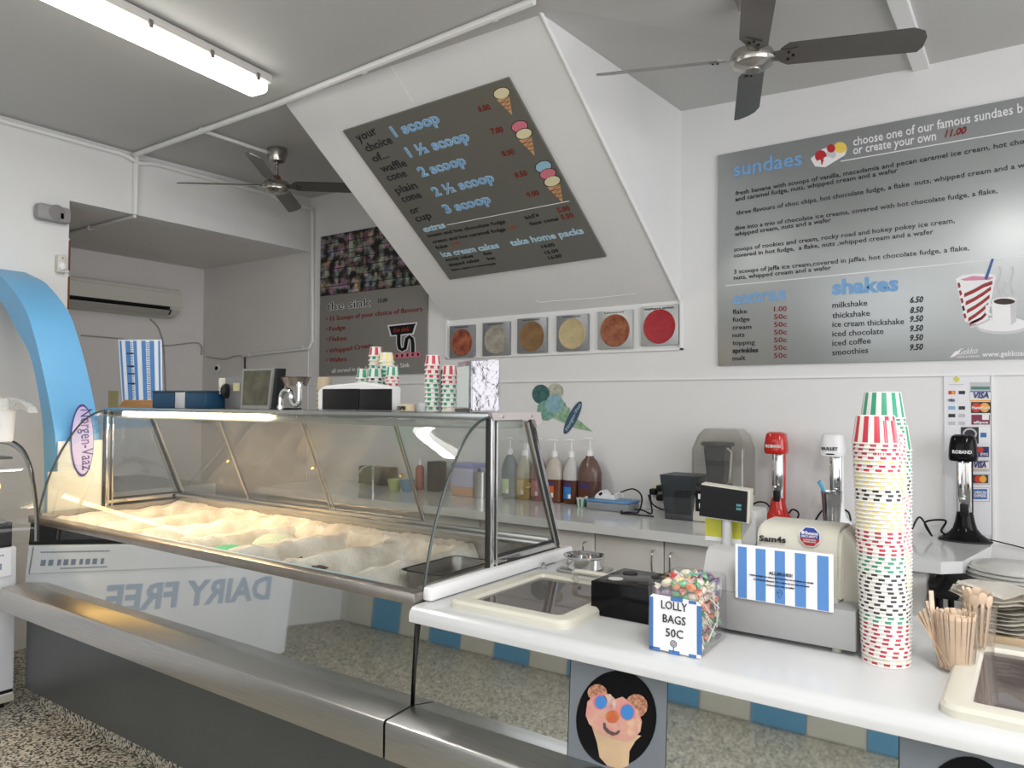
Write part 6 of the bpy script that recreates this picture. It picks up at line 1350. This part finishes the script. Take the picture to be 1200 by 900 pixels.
# napkin dispenser
yv = 1.90; t = thing('napkin_dispenser', 'shiny silver napkin dispenser at the right end of the freezer top', 'napkin dispenser', (X_(560, yv), yv+.05, TZ))
xa, xb, xc = X_(534, yv+.07), X_(551.5, yv-.005), X_(585.5, yv+.02); z1 = Z_(421.5, 560, yv); z0 = TZ+.004
SILV = mat('dispenser_silver', (.50, .48, .51), .22, 1, bump=.9, bscale=22)
Ab, Bb, Cb = Vector((xa, yv+.075, 0)), Vector((xb, yv, 0)), Vector((xc, yv+.02, 0)); Db = Cb+(Ab-Bb)
bm = new(); prism(bm, [v+Vector((0, 0, z0)) for v in (Ab, Bb, Cb, Db)], (0, 0, z1-z0)); bmesh.ops.bevel(bm, geom=bm.edges[:], offset=.003, segments=2, affect='EDGES'); obj('casing', bm, SILV, t)
bm = new(); nside = (Bb-Ab).cross(Vector((0, 0, 1))).normalized()
if nside.y > 0: nside = -nside
L_ = lambda u, z: Ab.lerp(Bb, u)+nside*.001+Vector((0, 0, z))
prism(bm, [L_(.08, z0+.012), L_(.84, z0+.012), L_(.84, z1-.018), L_(.08, z1-.018)], nside*.002); obj('napkins_inside', bm, mat('napkin_face', (.62, .68, .66), .6), t, smooth=False)
bm = new(); prism(bm, [L_(-.02, z0-.003), L_(1.0, z0-.003), L_(1.0, z0+.008), L_(-.02, z0+.008)], nside*.004); obj('base_lip', bm, mat('lip_dark', (.12, .12, .12), .4, .8), t, smooth=False)

# ================================================================== STICKS, NAPKINS, TRAY
CLEARC = glass_mat('clear_tumbler', (.90, .88, .85), .9, .10, (.7, .6, .5))
STW = mat('ice_stick_wood', (.66, .50, .36), .55, noise=.12, scale=30)
c = Vector((-.150, 1.825, CT)); h_ = .112
bm = new(); lathe(bm, [(.032, .001), (.034, .002), (.043, h_), (.044, h_+.001)], c, 32, caps=False); tag(obj('tumbler', bm, CLEARC), 'clear tumbler full of wooden sticks beside the tall cup stacks', 'tumbler')
bm = new(); box(bm, (0, 0, .0), (.0095, .0018, .118), .0008); stk = mesh('wooden_stick', bm, STW)
k = 0
for ring, n_ in ((.0295, 20), (.022, 14), (.014, 9), (.006, 4)):
    for i in range(n_):
        a = 2*PI*i/n_+ring*40; o = bpy.data.objects.new('wooden_stick', stk); col.objects.link(o)
        tilt = .10*ring/.029; o.rotation_euler = Euler((0, tilt, 0)).to_matrix().to_4x4().to_euler(); 
        o.rotation_euler = (Matrix.Rotation(a, 3, 'Z') @ Matrix.Rotation(tilt, 3, 'Y') @ Matrix.Rotation(PI/2+rnd.uniform(-.4, .4), 3, 'Z')).to_euler()
        o.location = c+Vector((ring*1.05*math.cos(a), ring*1.05*math.sin(a), .0605+rnd.uniform(-.001, .005)))
        tag(o, 'flat wooden ice cream stick standing in the clear tumbler', 'wooden stick', 'wooden sticks in the front tumbler'); k += 1
for px0_, py0_, px1_, py1_ in ((1083, 713, 1090, 735), (1086, 704, 1096, 735), (1078, 716, 1088, 736), (1091, 692, 1094, 730), (1075, 720, 1086, 737)):
    a, b = at(px1_, py1_, 'y', c.y), at(px0_, py0_, 'y', c.y+.01); d_ = (b-a).normalized()
    o = bpy.data.objects.new('wooden_stick', stk); col.objects.link(o); o.rotation_euler = d_.to_track_quat('Z', 'Y').to_euler(); o.location = b-d_*.059
    tag(o, 'flat wooden stick leaning out at the left rim of the clear tumbler', 'wooden stick', 'wooden sticks leaning out of the front tumbler')
c2 = Vector((-.118, 1.955, CT)); bm = new(); lathe(bm, [(.028, .001), (.030, .002), (.038, .115), (.039, .116)], c2, 28, caps=False); tag(obj('tumbler', bm, CLEARC), 'second clear tumbler with paddle spoons, behind the stick tumbler', 'tumbler')
bm = new(); box(bm, (0, 0, 0), (.006, .0015, .105), .0006); ellipsoid(bm, (0, 0, .055), (.0105, .0012, .014), u=10, v=6); pad = mesh('paddle_spoon', bm, STW)
for i in range(11):
    a = 2*PI*i/11; o = bpy.data.objects.new('paddle_spoon', pad); col.objects.link(o); o.rotation_euler = (Matrix.Rotation(a, 3, 'Z') @ Matrix.Rotation(.12, 3, 'Y') @ Matrix.Rotation(PI/2, 3, 'Z')).to_euler(); o.location = c2+Vector((.021*math.cos(a), .021*math.sin(a), .072+rnd.uniform(0, .012)))
    tag(o, 'small wooden paddle spoon in the rear clear tumbler', 'wooden spoon', 'paddle spoons in the rear tumbler')
t = thing('wooden_tray', 'low pale wooden tray under the pile of paper napkins', 'tray', (.05, 2.13, CT))
a = at(1134, 765, 'z', CT); x0, y0 = -.150, 2.045
bm = new(); box2(bm, (x0, y0, CT+.001), (x0+.42, y0+.17, CT+.008)); obj('tray_base', bm, WOOD, t, smooth=False)
for A_, B_ in (((x0, y0, CT+.001), (x0+.42, y0+.010, CT+.030)), ((x0, y0+.16, CT+.001), (x0+.42, y0+.17, CT+.030)), ((x0, y0, CT+.001), (x0+.010, y0+.17, CT+.030)), ((x0+.41, y0, CT+.001), (x0+.42, y0+.17, CT+.030))):
    bm = new(); box2(bm, A_, B_, .001); obj('tray_side', bm, WOOD, t)
rr_ = random.Random(11)
nl = 13
for k in range(nl):
    bm = new(); z0 = CT+.016+k*.0085; ph = 1.3+rr_.uniform(-.35, .35); top_ = k == nl-1
    xs0 = x0-.005+rr_.uniform(-.012, .012)-.02*(k > 8); wx = .40+rr_.uniform(-.02, .02); ys0 = y0+.004+rr_.uniform(-.006, .006)-(.012 if k > 9 else 0); wy = .16
    g = []
    for i in range(25):
        u = i/24; row = []
        for j in range(9):
            v = j/8; z_ = z0+.0042*math.sin(u*17+ph+v*3)+.003*math.sin(u*31+v*9+ph*2)+(.012*abs(math.sin(u*9.5+.6))*(1-.6*v) if top_ else .002*math.sin(u*23+ph))
            if k > 9: z_ += .012*(1-v)*math.exp(-((u-.0)/.12)**2)
            row.append(bm.verts.new((xs0+wx*u, ys0+wy*v+.004*math.sin(u*21+ph), z_)))
        g.append(row)
    for i in range(24):
        for j in range(8): bm.faces.new((g[i][j], g[i+1][j], g[i+1][j+1], g[i][j+1]))
    bmesh.ops.solidify(bm, geom=bm.faces[:], thickness=-.0078)
    bm.normal_update(); tag(obj('napkin', bm, NAPKIN), 'rumpled cream paper napkin, topmost in the wooden tray' if top_ else 'cream paper napkin %s the pile in the wooden tray' % ('in the upper part of' if k > 7 else ('halfway up' if k > 3 else 'at the bottom of')), 'napkin', None if top_ else 'napkins piled in the tray, level %d' % (k//4 if k < 8 else 2))
